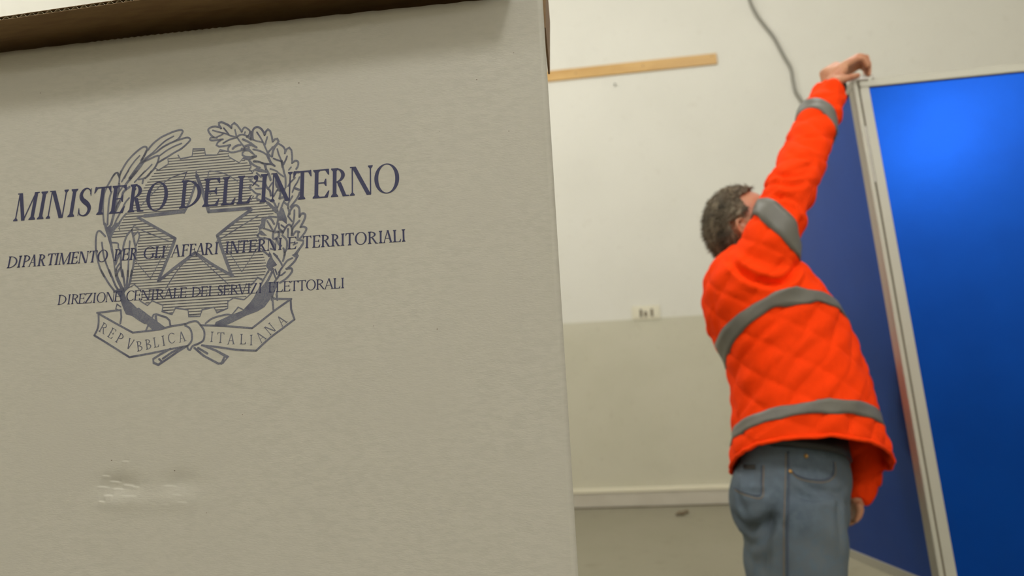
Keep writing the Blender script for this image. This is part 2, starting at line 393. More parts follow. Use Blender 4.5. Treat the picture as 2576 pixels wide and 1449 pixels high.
# brown sliver of the splayed side flap at the right top corner
s0 = fuv(1354, -30); s1 = fuv(1364, 66)
b = MB(); pa = fp(-.0045, ZT - .0015, -.0045); pb = fp(.0015, ZT + .05, -.006)
z1 = s1[1]
b.add([fp(-.0010, z1, -.003), fp(.0012, z1, -.003), fp(.0050, ZT + .03, -.0035), fp(-.0010, ZT + .03, -.0035),
       fp(-.0010, z1, -.10), fp(.0012, z1, -.10), fp(.0050, ZT + .03, -.10), fp(-.0010, ZT + .03, -.10)],
      [(0, 1, 2, 3), (4, 7, 6, 5), (0, 4, 5, 1), (1, 5, 6, 2), (2, 6, 7, 3), (3, 7, 4, 0)])
b.build('side_flap', m_kraft, box)
# tiny specks of fibre in the face
b = MB()
for px, py, r in [(751, 208, 2.4), (1199, 200, 2.2), (102, 234, 2), (1280, 330, 1.8), (1100, 828, 2), (281, 1158, 2.4), (1292, 133, 1.6), (439, 1184, 2), (610, 1043, 1.6), (940, 820, 1.4), (1106, 330, 1.3), (520, 1290, 1.5)]:
    u, z = fuv(px, py); k = .00037 * r
    o_ = .0002 + relief(u, z); b.add([fp(u - k, z, o_), fp(u, z - k * .6, o_), fp(u + k * 1.2, z, o_), fp(u, z + k * .6, o_)], [(0, 1, 2, 3)])
b.build('fibre_speck', m_speck, box)['kind'] = 'stuff'

# ------------------------------------------------------------------ printed lettering (hand drawn serif glyphs)
class Print:
    """flat print : polygons in face coordinates (u, z)"""
    def __init__(s, out): s.v = []; s.f = []; s.out = out
    def poly(s, pts):
        n = len(s.v); s.v += [fp(p[0], p[1], s.out + relief(p[0], p[1])) for p in pts]; s.f.append(tuple(range(n, n + len(pts))))
    def ribbon(s, pts, w, closed=False, taper=False):
        """pts face coordinates; w width or widths"""
        n = len(pts)
        if n < 2: return
        ws = w if hasattr(w, '__len__') else [w] * n
        L = []; Rr = []
        for i in range(n):
            a = pts[(i - 1) % n] if (closed or i > 0) else pts[i]; c = pts[(i + 1) % n] if (closed or i < n - 1) else pts[i]
            dx, dy = c[0] - a[0], c[1] - a[1]; l = math.hypot(dx, dy) or 1
            nx, ny = -dy / l, dx / l; k = ws[i] / 2
            # mitre
            if 0 < i < n - 1 or closed:
                e = (pts[i][0] - a[0], pts[i][1] - a[1]); le = math.hypot(*e) or 1
                cs = (e[0] * dx + e[1] * dy) / (le * l); k = k / max(cs, .6)
            L.append((pts[i][0] + nx * k, pts[i][1] + ny * k)); Rr.append((pts[i][0] - nx * k, pts[i][1] - ny * k))
        m = n if closed else n - 1
        for i in range(m):
            j = (i + 1) % n; s.poly([L[i], L[j], Rr[j], Rr[i]])
        if not closed:
            for e, q in ((0, 1), (n - 1, n - 2)):
                dx, dy = pts[e][0] - pts[q][0], pts[e][1] - pts[q][1]; l = math.hypot(dx, dy) or 1; dx /= l; dy /= l; r = ws[e] / 2
                s.poly([(pts[e][0] + (dx * sin(t) + -dy * cos(t)) * r, pts[e][1] + (dy * sin(t) + dx * cos(t)) * r) for t in [pi * k / 6 for k in range(7)]])
    def build(s, name, m, parent):
        return mesh_obj(name, s.v, s.f, m, parent)

def curve(pts, n=8, closed=False):
    out = []; N = len(pts); rng = range(N if closed else N - 1)
    for i in rng:
        g = (lambda k: pts[k % N]) if closed else (lambda k: pts[min(max(k, 0), N - 1)])
        p0, p1, p2, p3 = g(i - 1), g(i), g(i + 1), g(i + 2)
        for k in range(n):
            t = k / n
            out.append(tuple(.5 * (2 * p1[d] + (p2[d] - p0[d]) * t + (2 * p0[d] - 5 * p1[d] + 4 * p2[d] - p3[d]) * t * t + (3 * p1[d] - p0[d] - 3 * p2[d] + p3[d]) * t ** 3) for d in range(len(p1))))
    if not closed: out.append(tuple(pts[-1]))
    return out

def glyph(ch, Wd, s, h, sf=.085):
    """quads / polys in units of cap height; box width Wd, stem s, hairline h"""
    P = []
    def quad(*q): P.append(list(q))
    def serif(x, w, y):       # slab with brackets, y is 0 or 1
        d = 1 if y == 0 else -1; t = .038; br = .07
        quad((x - w / 2 - sf, y), (x + w / 2 + sf, y), (x + w / 2 + sf, y + d * t), (x + w / 2, y + d * (t + br)), (x - w / 2, y + d * (t + br)), (x - w / 2 - sf, y + d * t))
    def stem(x, w, b=True, t=True):
        quad((x - w / 2, 0), (x + w / 2, 0), (x + w / 2, 1), (x - w / 2, 1))
        if b: serif(x, w, 0)
        if t: serif(x, w, 1)
    def diag(x0, y0, x1, y1, w): quad((x0 - w / 2, y0), (x0 + w / 2, y0), (x1 + w / 2, y1), (x1 - w / 2, y1))
    def arc(cx, cy, rx, ry, a0, a1, thick, hair, n=22):
        pr = None
        for k in range(n + 1):
            a = radians(a0 + (a1 - a0) * k / n); c, q = cos(a), sin(a)
            o = (cx + rx * c, cy + ry * q); i = (cx + (rx - thick) * c, cy + (ry - hair) * q)
            if pr: quad(pr[0], o, i, pr[1])
            pr = (o, i)
    def tick(x, y, dx, dy, w):    # small triangular terminal
        quad((x, y), (x + dx, y), (x + dx * .75, y + dy), (x + dx * .45, y + dy))
    def bar(x0, x1, y0, y1): quad((x0, y0), (x1, y0), (x1, y1), (x0, y1))
    e = sf + s / 2
    if ch == 'I': stem(Wd / 2, s)
    elif ch == 'M':
        l = .03 + sf + h / 2; r = Wd - sf - s / 2; m = (l + r) / 2 - .02
        stem(l, h, True, False); stem(r, s, True, False); diag(m, 0, l + s * .25, 1, s * 1.02); diag(m + h * .2, 0, r - s * .1, 1, h * 1.1)
        bar(l - sf - h * .5, l + s * .6, .962, 1); bar(r - s * .5, r + s * .5 + sf, .962, 1)
    elif ch == 'N':
        l = sf + h / 2; r = Wd - sf - h / 2
        stem(l, h, True, False); quad((r - h / 2, 0), (r + h / 2, 0), (r + h / 2, 1), (r - h / 2, 1)); serif(r, h, 1)
        diag(r - s * .42, -.015, l + s * .35, 1, s * 1.15); bar(l - sf - h / 2, l + s * .6, .962, 1)
    elif ch == 'T':
        c = Wd / 2; stem(c, s, True, False); bar(.02, Wd - .02, .945, 1)
        quad((0.0, .78), (.035, .78), (.13, .95), (.05, 1.02), (.02, 1.0)); quad((Wd, .78), (Wd - .035, .78), (Wd - .13, .95), (Wd - .05, 1.02), (Wd - .02, 1.0))
    elif ch in 'EFL':
        stem(e, s, ch != 'E' or True, True)
        if ch in 'EF':
            bar(e, Wd - .03, .952, 1); quad((Wd - .03, 1), (Wd - .16, .955), (Wd - .055, .80), (Wd - .015, .80))
            bar(e, Wd - .12, .50, .545); quad((Wd - .15, .66), (Wd - .115, .66), (Wd - .10, .40), (Wd - .135, .40), (Wd - .21, .52))
        if ch in 'EL':
            bar(e, Wd - .05, 0, .048); quad((Wd - .05, 0), (Wd, .24), (Wd - .04, .24), (Wd - .17, .045), (Wd - .17, 0))
    elif ch in 'RPBD':
        stem(e, s)
        if ch == 'D': arc(e, .5, Wd - e - .01, .5, -90, 90, s * 1.02, h * .75, 30)
        if ch == 'R':
            rx = (Wd - e) * .74; arc(e, .745, rx, .255, -90, 90, s, h * .75); diag(Wd - s * .95, 0, e + rx * .42, .50, s * 1.05)
            quad((Wd - s * 1.4, 0), (Wd + .03, 0), (Wd + .03, .035), (Wd - s * .9, .06))
        if ch == 'P': arc(e, .72, Wd - e - .02, .28, -90, 90, s, h * .75)
        if ch == 'B': arc(e, .76, (Wd - e) * .82, .24, -90, 90, s * .95, h * .75); arc(e, .27, Wd - e - .01, .27, -90, 90, s, h * .75)
    elif ch == 'O': arc(Wd / 2, .5, Wd / 2, .52, 0, 360, s * 1.02, h * .75, 44)
    elif ch in 'CG':
        rx = Wd * .56; cx = rx; arc(cx, .5, rx, .52, 48, 312, s, h * .9, 30)
        xe = cx + rx * cos(radians(48)); ye = .5 + .52 * sin(radians(48))
        quad((xe - .03, ye + .03), (xe + .035, ye + .02), (xe + .055, ye - .12), (xe + .015, ye - .12), (xe - .08, ye))
        if ch == 'C': quad((xe - .04, 1 - ye - .03), (xe + .0, 1 - ye - .02), (xe + .05, 1 - ye + .09), (xe + .02, 1 - ye + .09))
        else:
            x = Wd - .06; quad((x - s / 2, .05), (x + s / 2, .09), (x + s / 2, .42), (x - s / 2, .42)); bar(x - s / 2 - sf, x + s / 2 + sf * .7, .41, .45)
    elif ch == 'S':
        c = curve([(.84, .76, h), (.78, .90, h * 1.1), (.52, .985, h), (.26, .93, s * .7), (.13, .76, s * .95), (.26, .60, s * 1.1), (.52, .49, s * 1.25), (.78, .37, s * 1.1), (.88, .22, s * .95), (.76, .06, s * .7), (.48, .01, h), (.2, .08, h * 1.1), (.12, .24, h)], 5)
        pts = [(p[0] * Wd, p[1]) for p in c]; ws = [max(p[2], .03) for p in c]
        for i in range(len(pts) - 1):
            (x0, y0), (x1, y1) = pts[i], pts[i + 1]; dx, dy = x1 - x0, y1 - y0; l = math.hypot(dx, dy) or 1; nx, ny = -dy / l, dx / l
            a, bb = ws[i] / 2, ws[i + 1] / 2
            quad((x0 + nx * a - dx * .15, y0 + ny * a), (x1 + nx * bb + dx * .15, y1 + ny * bb), (x1 - nx * bb + dx * .15, y1 - ny * bb), (x0 - nx * a - dx * .15, y0 - ny * a))
        quad((.80 * Wd, .98), (.84 * Wd, .98), (.89 * Wd, .70), (.85 * Wd, .70)); quad((.08 * Wd, .01), (.12 * Wd, .01), (.14 * Wd, .29), (.09 * Wd, .29))
    elif ch == 'V':
        m = Wd / 2; diag(m, -.015, .06 + s * .5, 1, s * 1.05); diag(m + h * .4, -.01, Wd - .08, 1, h * 1.1)
        bar(0, s + .14, .962, 1); bar(Wd - .18, Wd, .962, 1)
    elif ch == 'A':
        m = Wd * .50; diag(.10, 0, m - h * .2, .99, h * 1.1); diag(Wd - .07 - s * .5, 0, m, 1.02, s * 1.05); bar(.24 * Wd, .74 * Wd, .33, .375)
        bar(-.01, .20, 0, .038); bar(Wd - s - .16, Wd + .02, 0, .038)
    elif ch == 'Z':
        bar(.08, Wd - .02, .95, 1); bar(.02, Wd - .04, 0, .05); diag(.02 + s * .6, .02, Wd - .04 - s * .6, .98, s * 1.25)
        quad((.04, .78), (.075, .78), (.14, .95), (.08, 1)); quad((Wd, .24), (Wd - .04, .24), (Wd - .15, .045), (Wd - .04, 0))
    elif ch == "'":
        P.append([(Wd * .5 + .085 * cos(t), .90 + .085 * sin(t)) for t in [2 * pi * k / 12 for k in range(12)]])
        quad((Wd * .5 + .085, .90), (Wd * .5 + .07, .78), (Wd * .5 - .10, .60), (Wd * .5 - .13, .615), (Wd * .5 + .01, .80), (Wd * .5, .88))
    return P

def text_line(pr, letters, base, cap, s, h, sf, shear=(0, 0)):
    """letters: (char, left px, right px); base: two pixel points on the baseline; cap height in metres"""
    (xa, ya), (xb, yb) = base; za_ = fuv(xa, ya)[1]; zb_ = fuv(xb, yb)[1]
    for ch, x0, x1 in letters:
        y0 = ya + (yb - ya) * (x0 - xa) / (xb - xa); y1 = ya + (yb - ya) * (x1 - xa) / (xb - xa)
        u0 = fuv(x0, y0)[0]; u1 = fuv(x1, y1)[0]; z0 = za_ + (zb_ - za_) * (x0 - xa) / (xb - xa)
        sh = shear[0] + (shear[1] - shear[0]) * (x0 - xa) / (xb - xa)
        for q in glyph(ch, (u1 - u0) / cap, s, h, sf):
            pr.poly([(u0 + (p[0] + sh * p[1]) * cap, z0 + p[1] * cap) for p in q])

T = Print(.00022)
def X1(z): return z / 4.770
def X2(z): return 500 + z / 4.770
def B3(z): return 100 + z / 3.22
l1 = [('M', 31, 88), ('I', 91, 111), ('N', 115, 162), ('I', 168, 188), ('S', 192, 226), ('T', 229, 272), ('E', 274, 312), ('R', 320, 358), ('O', 364, 418), ('D', 450, 503),
      ('E', 508, 550), ('L', 555, 591), ('L', 594, 630), ("'", 632, 648), ('I', 651, 672), ('N', 679, 733), ('T', 735, 782), ('E', 786, 828), ('R', 832, 876), ('N', 880, 938), ('O', 942, 1005)]
text_line(T, l1, ((31, 557), (1003, 483)), .0292, .132, .045, .06, (.13, -.01))
l2 = [(c, X1(a_), X1(b_)) for c, a_, b_ in [('D', 80, 197), ('I', 203, 243), ('P', 262, 348), ('A', 335, 437), ('R', 447, 543), ('T', 555, 650), ('I', 650, 694), ('M', 696, 840), ('E', 845, 930), ('N', 935, 1050), ('T', 1057, 1155), ('O', 1160, 1285),
      ('P', 1362, 1440), ('E', 1455, 1542), ('R', 1550, 1645), ('G', 1715, 1837), ('L', 1850, 1925), ('I', 1930, 1977), ('A', 2045, 2165), ('F', 2172, 2255), ('F', 2262, 2345), ('A', 2335, 2457), ('R', 2452, 2560), ('I', 2565, 2620)]]
l2 += [(c, X2(a_), X2(b_)) for c, a_, b_ in [('I', 310, 362), ('N', 372, 487), ('T', 490, 585), ('E', 597, 692), ('R', 705, 812), ('N', 818, 937), ('I', 945, 1002), ('E', 1065, 1170), ('T', 1245, 1348), ('E', 1362, 1458), ('R', 1468, 1582), ('R', 1588, 1697), ('I', 1700, 1752),
      ('T', 1758, 1862), ('O', 1872, 2016), ('R', 2030, 2150), ('I', 2155, 2212), ('A', 2208, 2330), ('L', 2332, 2430), ('I', 2432, 2488)]]
text_line(T, l2, ((17, 675), (1020, 607.5)), .0121, .145, .062, .07, (.15, -.01))
l3 = [(c, B3(a_), B3(b_)) for c, a_, b_ in [('D', 145, 213), ('I', 218, 250), ('R', 254, 318), ('E', 312, 364), ('Z', 362, 422), ('I', 424, 455), ('O', 458, 530), ('N', 532, 602), ('E', 602, 662), ('C', 698, 762), ('E', 762, 815), ('N', 817, 890), ('T', 882, 945), ('R', 940, 1010),
      ('A', 1002, 1078), ('L', 1080, 1130), ('E', 1132, 1187), ('D', 1230, 1302), ('E', 1303, 1358), ('I', 1362, 1392), ('S', 1440, 1482), ('E', 1485, 1538), ('R', 1543, 1612), ('V', 1603, 1678), ('I', 1678, 1708), ('Z', 1705, 1762), ('I', 1768, 1802),
      ('E', 1853, 1908), ('L', 1914, 1970), ('E', 1973, 2030), ('T', 2030, 2093), ('T', 2092, 2156), ('O', 2158, 2236), ('R', 2240, 2312), ('A', 2303, 2382), ('L', 2380, 2436), ('I', 2438, 2470)]]
text_line(T, l3, ((145, 767.3), (867, 724.6)), .0100, .13, .062, .07, (.09, 0))
T.build('printed_lettering', m_ink, box)['label'] = 'navy printed text in three lines'

# ------------------------------------------------------------------ emblem (traced in tiles of the print, converted to face coordinates)
TL = {'a': (500, 290, 10.733), 'b': (600, 400, 10.733), 'c': (600, 510, 10.733), 'd': (600, 620, 10.733), 'e': (220, 290, 9.171), 'f': (220, 430, 10.733),
      'g': (220, 560, 10.733), 'h': (220, 680, 10.733), 'A': (200, 280, 4.287), 'B': (200, 600, 4.287)}
def tp(t, x, y):
    o = TL[t]; return (o[0] + x / o[2], o[1] + y / o[2])
KP = .000372                     # metres of print per picture pixel at the emblem
def tuv(t, pts): return [fuv(*tp(t, x, y)) for x, y in pts]
Em = Print(.00014); Hm = Print(.00007)
def S(t, w, *pts, c=True):
    q = tuv(t, pts)
    if c and len(q) > 2: q = curve(q, 4)
    Em.ribbon(q, w * 1.1 * KP)
def Fl(t, *pts): Em.poly(tuv(t, pts))
# --- oak branch, top tile
S('a', 5, (590, 345), (560, 318), (430, 298), (320, 318), (250, 375), (262, 440), (320, 525), (400, 590), (480, 600))
S('a', 4.6, (400, 590), (320, 600), (292, 645), (340, 672), (480, 662), (640, 642))
S('a', 4.6, (590, 660), (500, 725), (470, 800), (540, 840), (700, 820), (840, 798), c=False)
S('a', 4.6, (840, 798), (790, 870), (785, 950), (860, 995), (1010, 975), (1150, 935), (1240, 910))
S('a', 5.4, (590, 345), (540, 262), (535, 200), (600, 172), (680, 205), (770, 245), (830, 290), (870, 335), c=False)
S('a', 4.6, (870, 335), (885, 250), (945, 200), (1030, 262), (1100, 360), (1150, 440), c=False)
S('a', 4.4, (1150, 440), (1180, 365), (1230, 318), (1300, 350), (1370, 420), (1345, 520), (1285, 580))
S('a', 4, (370, 400), (550, 450), (720, 490), (850, 545), (1010, 590), (1100, 700), (1200, 830), (1240, 900))
S('a', 4, (665, 340), (740, 430), (800, 510)); S('a', 4, (640, 500), (560, 545), (480, 580)); S('a', 4, (968, 385), (995, 500), (1010, 590))
S('a', 4, (1240, 445), (1230, 480)); S('a', 4.4, (1010, 590), (1090, 525), (1200, 515), (1300, 560)); S('a', 4, (990, 600), (820, 650), (650, 745))
S('a', 5.5, (1120, 790), (1060, 800), (980, 830), (905, 900)); S('a', 5.5, (1180, 640), (1290, 690), (1400, 750), (1500, 830), (1550, 860), c=False)
S('a', 6.5, (1240, 830), (1400, 790), (1480, 820)); S('a', 6, (1150, 900), (1240, 910), (1300, 900), (1340, 870))
S('a', 7, (1310, 560), (1370, 600), (1400, 640)); S('a', 5, (1400, 440), (1400, 560), (1390, 640))
S('a', 4.6, (1240, 940), (1170, 1000), (1170, 1070), (1240, 1110), (1400, 1125), (1530, 1100), (1450, 1020), (1340, 940), (1240, 940), c=False)
S('a', 7, (1220, 1150), (1320, 1170), (1440, 1120), (1530, 1100), c=False)
S('a', 5.4, (1455, 645), (1440, 540), (1445, 420), (1490, 340), (1570, 308), (1660, 345), (1730, 430), (1770, 520))
S('a', 5, (1770, 520), (1800, 430), (1855, 370), (1920, 420), (1960, 560), (1985, 700), c=False)
S('a', 5, (1985, 705), (2040, 640), (2110, 625), (2145, 700), (2090, 775), (1990, 870), (1850, 995), c=False)
S('a', 4.2, (1560, 450), (1640, 570), (1720, 710), (1780, 850), (1840, 980), (1850, 1040)); S('a', 4, (1465, 650), (1550, 685), (1720, 720)); S('a', 4.2, (1840, 580), (1810, 680), (1780, 790))
S('a', 4.4, (1460, 915), (1560, 930), (1700, 980), (1800, 1040), (1850, 1060))
S('a', 4.6, (2110, 745), (2200, 790), (2280, 850), (2320, 930), (2315, 1020)); S('a', 4.6, (2320, 1010), (2360, 910), (2430, 865), (2490, 930), (2510, 1060), (2515, 1280), c=False)
S('a', 5.5, (2110, 760), (2040, 860), (1990, 980), (1970, 1110)); S('a', 4.2, (2110, 905), (2150, 1050), (2210, 1200), (2250, 1400)); S('a', 4.2, (2010, 1160), (2110, 1200), (2230, 1240)); S('a', 4.2, (2375, 1100), (2330, 1220), (2280, 1330))
Fl('a', (1830, 990), (1920, 1040), (1960, 1120), (1900, 1110), (1950, 1230), (2050, 1370), (1930, 1330), (1860, 1200), (1800, 1060))
S('a', 4.4, (1480, 1230), (1600, 1240), (1720, 1290), (1850, 1320)); S('a', 5, (1345, 1200), (1400, 1270), (1500, 1350), (1640, 1410)); S('a', 4.4, (1370, 1180), (1460, 1140), (1540, 1100))
S('a', 4, (1340, 900), (1450, 1020)); S('a', 4, (1870, 1000), (1980, 850)); S('a', 5, (1760, 1300), (1800, 1449))
# --- oak branch, second tile
S('b', 5, (1437, 100), (1520, 40), (1600, 70), (1595, 190), (1550, 260)); S('b', 4, (1410, 215), (1350, 290))
S('b', 5, (1160, 40), (1190, 200), (1220, 350), (1260, 500), (1265, 760)); S('b', 4, (1185, 140), (1280, 0))
S('b', 5, (400, 60), (540, 75), (700, 120), (900, 140), (970, 185)); S('b', 4, (850, 260), (1000, 310), (1100, 390), (1210, 470))
S('b', 6, (715, 150), (730, 260), (800, 380), (860, 560)); Fl('b', (360, 300), (480, 230), (620, 260), (790, 330), (740, 370), (540, 340), (430, 310), (400, 350))
S('b', 4, (1520, 500), (1400, 620), (1330, 730)); S('b', 6, (1500, 410), (1500, 360), (1620, 350)); S('b', 4, (1640, 480), (1580, 620), (1500, 750), (1450, 890))
S('b', 6, (1530, 790), (1640, 830)); S('b', 5, (1645, 900), (1600, 1020), (1510, 1150), (1400, 1290)); S('b', 4.6, (1450, 1000), (1390, 1100), (1340, 1200), (1330, 1320))
S('b', 4, (1040, 830), (980, 930), (940, 1010)); S('b', 3, (260, 20), (330, 190), (290, 280), (380, 370), c=False); S('b', 3, (340, 130), (480, 210))
S('b', 4.5, (300, 560), (400, 640), (540, 725)); S('b', 4.5, (330, 700), (290, 770), (370, 840), (460, 920), (580, 950)); S('b', 4, (450, 800), (620, 790))
S('b', 5, (520, 960), (480, 1050), (590, 1120), (700, 1145)); S('b', 4.5, (480, 370), (600, 480)); S('b', 3.5, (470, 590), (620, 600)); S('b', 3, (260, 500), (420, 470)); S('b', 3, (110, 760), (300, 780)); S('b', 3, (400, 1000), (330, 1100))
S('b', 5.4, (740, 470), (720, 640), (760, 760), (840, 850), (870, 980)); S('b', 4, (820, 760), (900, 640)); S('b', 5.5, (1000, 540), (1010, 690), (1060, 770), (1130, 880), (1100, 1060)); Fl('b', (960, 470), (1060, 600), (1110, 760), (1000, 770))
S('b', 6, (1110, 1060), (1200, 1030), (1290, 1060)); S('b', 5, (700, 1040), (850, 1110), (950, 1170), (1010, 1290), (1050, 1400)); S('b', 7.5, (780, 1180), (900, 1290), (1010, 1420))
S('b', 3.6, (1090, 1190), (1050, 1310)); S('b', 4.6, (1240, 1100), (1180, 1230), (1120, 1400)); S('b', 5, (1220, 1160), (1330, 1250)); S('b', 5.5, (1060, 830), (1200, 860), (1240, 800))
# --- third tile
S('c', 5.4, (1340, 360), (1370, 260), (1430, 150), (1510, 70), (1590, 85), (1640, 180), (1640, 380)); S('c', 5.4, (1650, 370), (1690, 300), (1770, 292), (1800, 350), (1770, 460), (1720, 560), (1670, 655))
S('c', 5, (1670, 655), (1760, 645), (1830, 690), (1800, 780), (1740, 870), (1650, 970)); S('c', 4.5, (1505, 200), (1500, 380), (1470, 560), (1420, 640)); S('c', 4.2, (1340, 370), (1440, 500)); S('c', 4.8, (1640, 480), (1540, 590), (1460, 700), (1440, 860))
S('c', 4.8, (1190, 830), (1255, 700), (1330, 600), (1400, 605), (1440, 720), (1430, 880)); S('c', 4.8, (1335, 705), (1330, 920))
S('c', 5.4, (960, 570), (870, 430), (770, 400), (705, 480), (690, 600), (685, 690)); S('c', 4.5, (770, 490), (850, 620), (940, 780)); S('c', 4, (690, 690), (830, 740), (950, 790))
Fl('c', (610, 420), (700, 400), (700, 560), (660, 690), (560, 740), (530, 660), (600, 560)); Fl('c', (540, 740), (620, 750), (720, 840), (770, 885), (620, 880), (540, 830)); S('c', 5, (510, 890), (570, 950), (690, 965)); S('c', 5, (540, 840), (510, 890))
Fl('c', (1000, 60), (1080, 230), (1200, 130), (1300, 420), (1300, 580), (1180, 480), (1090, 480), (1040, 620), (980, 780), (930, 770), (1010, 600), (1040, 430), (1030, 300), (900, 180))
S('c', 5, (1080, 560), (1100, 700), (1190, 770)); S('c', 4, (1150, 600), (1230, 660)); S('c', 6, (940, 800), (930, 950), (1000, 970), (1090, 900), (1080, 780)); S('c', 6, (980, 790), (1120, 780), (1190, 800))
S('c', 5, (1180, 880), (1280, 980), (1310, 1080), (1295, 1250), (1240, 1350)); S('c', 5, (1590, 1000), (1750, 1020), (1740, 1100), (1640, 1250), (1560, 1380), c=False); S('c', 5, (1470, 870), (1550, 770), (1640, 790)); S('c', 5, (1610, 800), (1600, 940))
S('c', 5, (690, 950), (870, 1010), (980, 1150), (960, 1250)); S('c', 4.5, (650, 1290), (790, 1400)); S('c', 4, (950, 1370), (1050, 1449)); S('c', 5, (1050, 1000), (1080, 1110), (1150, 1160)); S('c', 5, (1340, 150), (1380, 300)); S('c', 4.5, (820, 370), (1030, 390))
S('c', 4, (1480, 1130), (1580, 1080)); S('c', 4, (860, 1240), (980, 1270)); S('c', 5, (1210, 1230), (1250, 1330), (1230, 1449))
# --- fourth tile
S('d', 4.6, (645, 95), (800, 225)); Fl('d', (830, 130), (880, 200), (930, 340), (1045, 500), (930, 560), (900, 680), (800, 620), (735, 530), (790, 380), (850, 290), (790, 280)); S('d', 4.5, (950, 190), (1070, 330), (1150, 450), (1170, 500))
S('d', 5, (1230, 130), (1250, 200), (1200, 390)); S('d', 4.4, (1450, 315), (1330, 370), (1240, 480), (1160, 590), (1090, 700)); S('d', 4.4, (1660, 30), (1590, 120), (1510, 220)); Fl('d', (1430, 230), (1580, 165), (1630, 250), (1530, 300))
S('d', 5, (1600, 250), (1520, 390), (1420, 500), (1310, 600)); S('d', 5, (1290, 600), (1420, 590), (1450, 660), (1380, 770), (1270, 880), (1120, 980)); S('d', 4, (1260, 690), (1150, 780), (1090, 770)); S('d', 4, (990, 620), (1040, 750)); S('d', 4, (930, 600), (960, 740), (1010, 860))
S('d', 5, (1110, 690), (1090, 790), (1000, 920), (950, 1010)); S('d', 4.2, (800, 670), (730, 800), (660, 930), (540, 1180), (400, 1449)); S('d', 6, (905, 700), (820, 870), (740, 1000), (640, 1120)); S('d', 4, (840, 600), (800, 700))
Fl('d', (800, 960), (1060, 960), (1040, 1100), (880, 1290), (740, 1449), (480, 1449), (620, 1180), (720, 1020)); S('d', 4.4, (1020, 1290), (1050, 1449)); S('d', 4, (1000, 1100), (920, 1330), (890, 1449))
S('d', 2.6, (640, 880), (510, 830), (420, 960), (330, 1050), c=False)
# --- wheat / olive leaves top-left
S('e', 4.8, (1390, 800), (1480, 680), (1580, 590), (1700, 500), (1850, 428), (1990, 370), (2130, 335), (2190, 355), (2170, 420), (2090, 540), (1990, 600))
S('e', 3.8, (1980, 480), (1800, 580), (1650, 710), (1510, 850), (1330, 990)); S('e', 4.6, (1310, 1060), (1440, 930), (1580, 850), (1720, 740), (1880, 650), (2060, 575), (2200, 530), (2310, 510), (2365, 560), (2280, 660), (2150, 770), (1990, 860), (1850, 950), (1700, 1040), (1615, 1090))
S('e', 3.8, (2160, 645), (2000, 710), (1820, 810), (1660, 930)); S('e', 4.8, (735, 1449), (745, 1370), (800, 1250), (900, 1080), (1030, 930), (1150, 820), (1260, 740), (1340, 722), (1370, 780), (1330, 880), (1280, 970), (1220, 1090), (1100, 1250), (960, 1449))
S('e', 3.8, (1200, 930), (1080, 1060), (960, 1230), (850, 1449)); S('e', 4.8, (1230, 1100), (1400, 1020), (1600, 930), (1640, 980), (1600, 1110), (1530, 1230), (1430, 1340), (1330, 1449)); S('e', 6.5, (1320, 1020), (1220, 1170), (1080, 1340), (990, 1449)); S('e', 3.8, (1480, 1130), (1370, 1250), (1230, 1380), (1170, 1449))
S('e', 4.4, (560, 1440), (640, 1345), (695, 1325), (720, 1400)); S('e', 2.6, (1850, 1000), (1860, 1120), (1640, 1260), (1560, 1220), c=False); S('e', 6, (1350, 830), (1320, 900), (1240, 1040))
S('f', 4.6, (840, 100), (795, 50), (720, 90), (640, 220), (570, 340), (510, 460), (455, 600), (430, 760), (420, 950), (425, 1200), (450, 1449)); S('f', 4.4, (815, 80), (860, 200), (845, 340)); S('f', 6.5, (850, 350), (850, 460), (820, 600), (780, 760), (760, 1000), (700, 1200), (640, 1449))
S('f', 4.8, (650, 560), (600, 700), (570, 900), (550, 1200), (540, 1449)); S('f', 6, (1130, 430), (970, 560), (920, 720), (840, 900), (760, 1080)); S('f', 4, (1300, 480), (1200, 620)); S('f', 4.4, (1120, 730), (1020, 850), (950, 1000), (870, 1150), (780, 1320), (730, 1449))
S('f', 5, (1500, 230), (1480, 330)); S('f', 4, (1250, 790), (1200, 910)); S('f', 4.8, (1040, 1150), (920, 1300), (820, 1449)); S('f', 4.4, (1380, 230), (1500, 200), (1620, 140), (1720, 0)); S('f', 4, (900, 0), (870, 120), (840, 130)); S('f', 4, (1100, 0), (1010, 130), (920, 290))
S('f', 6, (1330, 0), (1180, 180), (1060, 320), (990, 430)); S('f', 4, (1545, 0), (1430, 130), (1270, 300)); S('f', 3.5, (940, 430), (860, 560), (800, 660)); S('f', 4, (860, 800), (790, 930), (730, 1050))
Fl('g', (430, 0), (470, 180), (540, 380), (600, 600), (640, 800), (690, 1000), (740, 1449), (800, 1449), (730, 1100), (710, 850), (680, 640), (640, 430), (740, 200), (860, 60), (900, 0), (740, 0), (650, 120), (600, 60), (540, 120), (490, 0))
S('g', 4.8, (480, 370), (400, 280), (330, 222), (265, 260), (232, 400), (225, 600), (232, 750), (265, 950), (310, 1130), (370, 1300), (450, 1449)); S('g', 4.4, (390, 535), (410, 700), (440, 900), (490, 1060), (560, 1250), (640, 1449))
S('g', 5, (1190, 200), (1090, 300), (1020, 450), (975, 600), (950, 750)); S('g', 5.4, (900, 780), (900, 1000), (905, 1200), (940, 1449)); S('g', 5.4, (1190, 200), (1230, 350), (1270, 550), (1300, 700), (1300, 850), (1260, 1000), (1230, 1200), (1170, 1449)); S('g', 4.2, (1140, 500), (1130, 700), (1110, 1000), (1100, 1250), (1090, 1449))
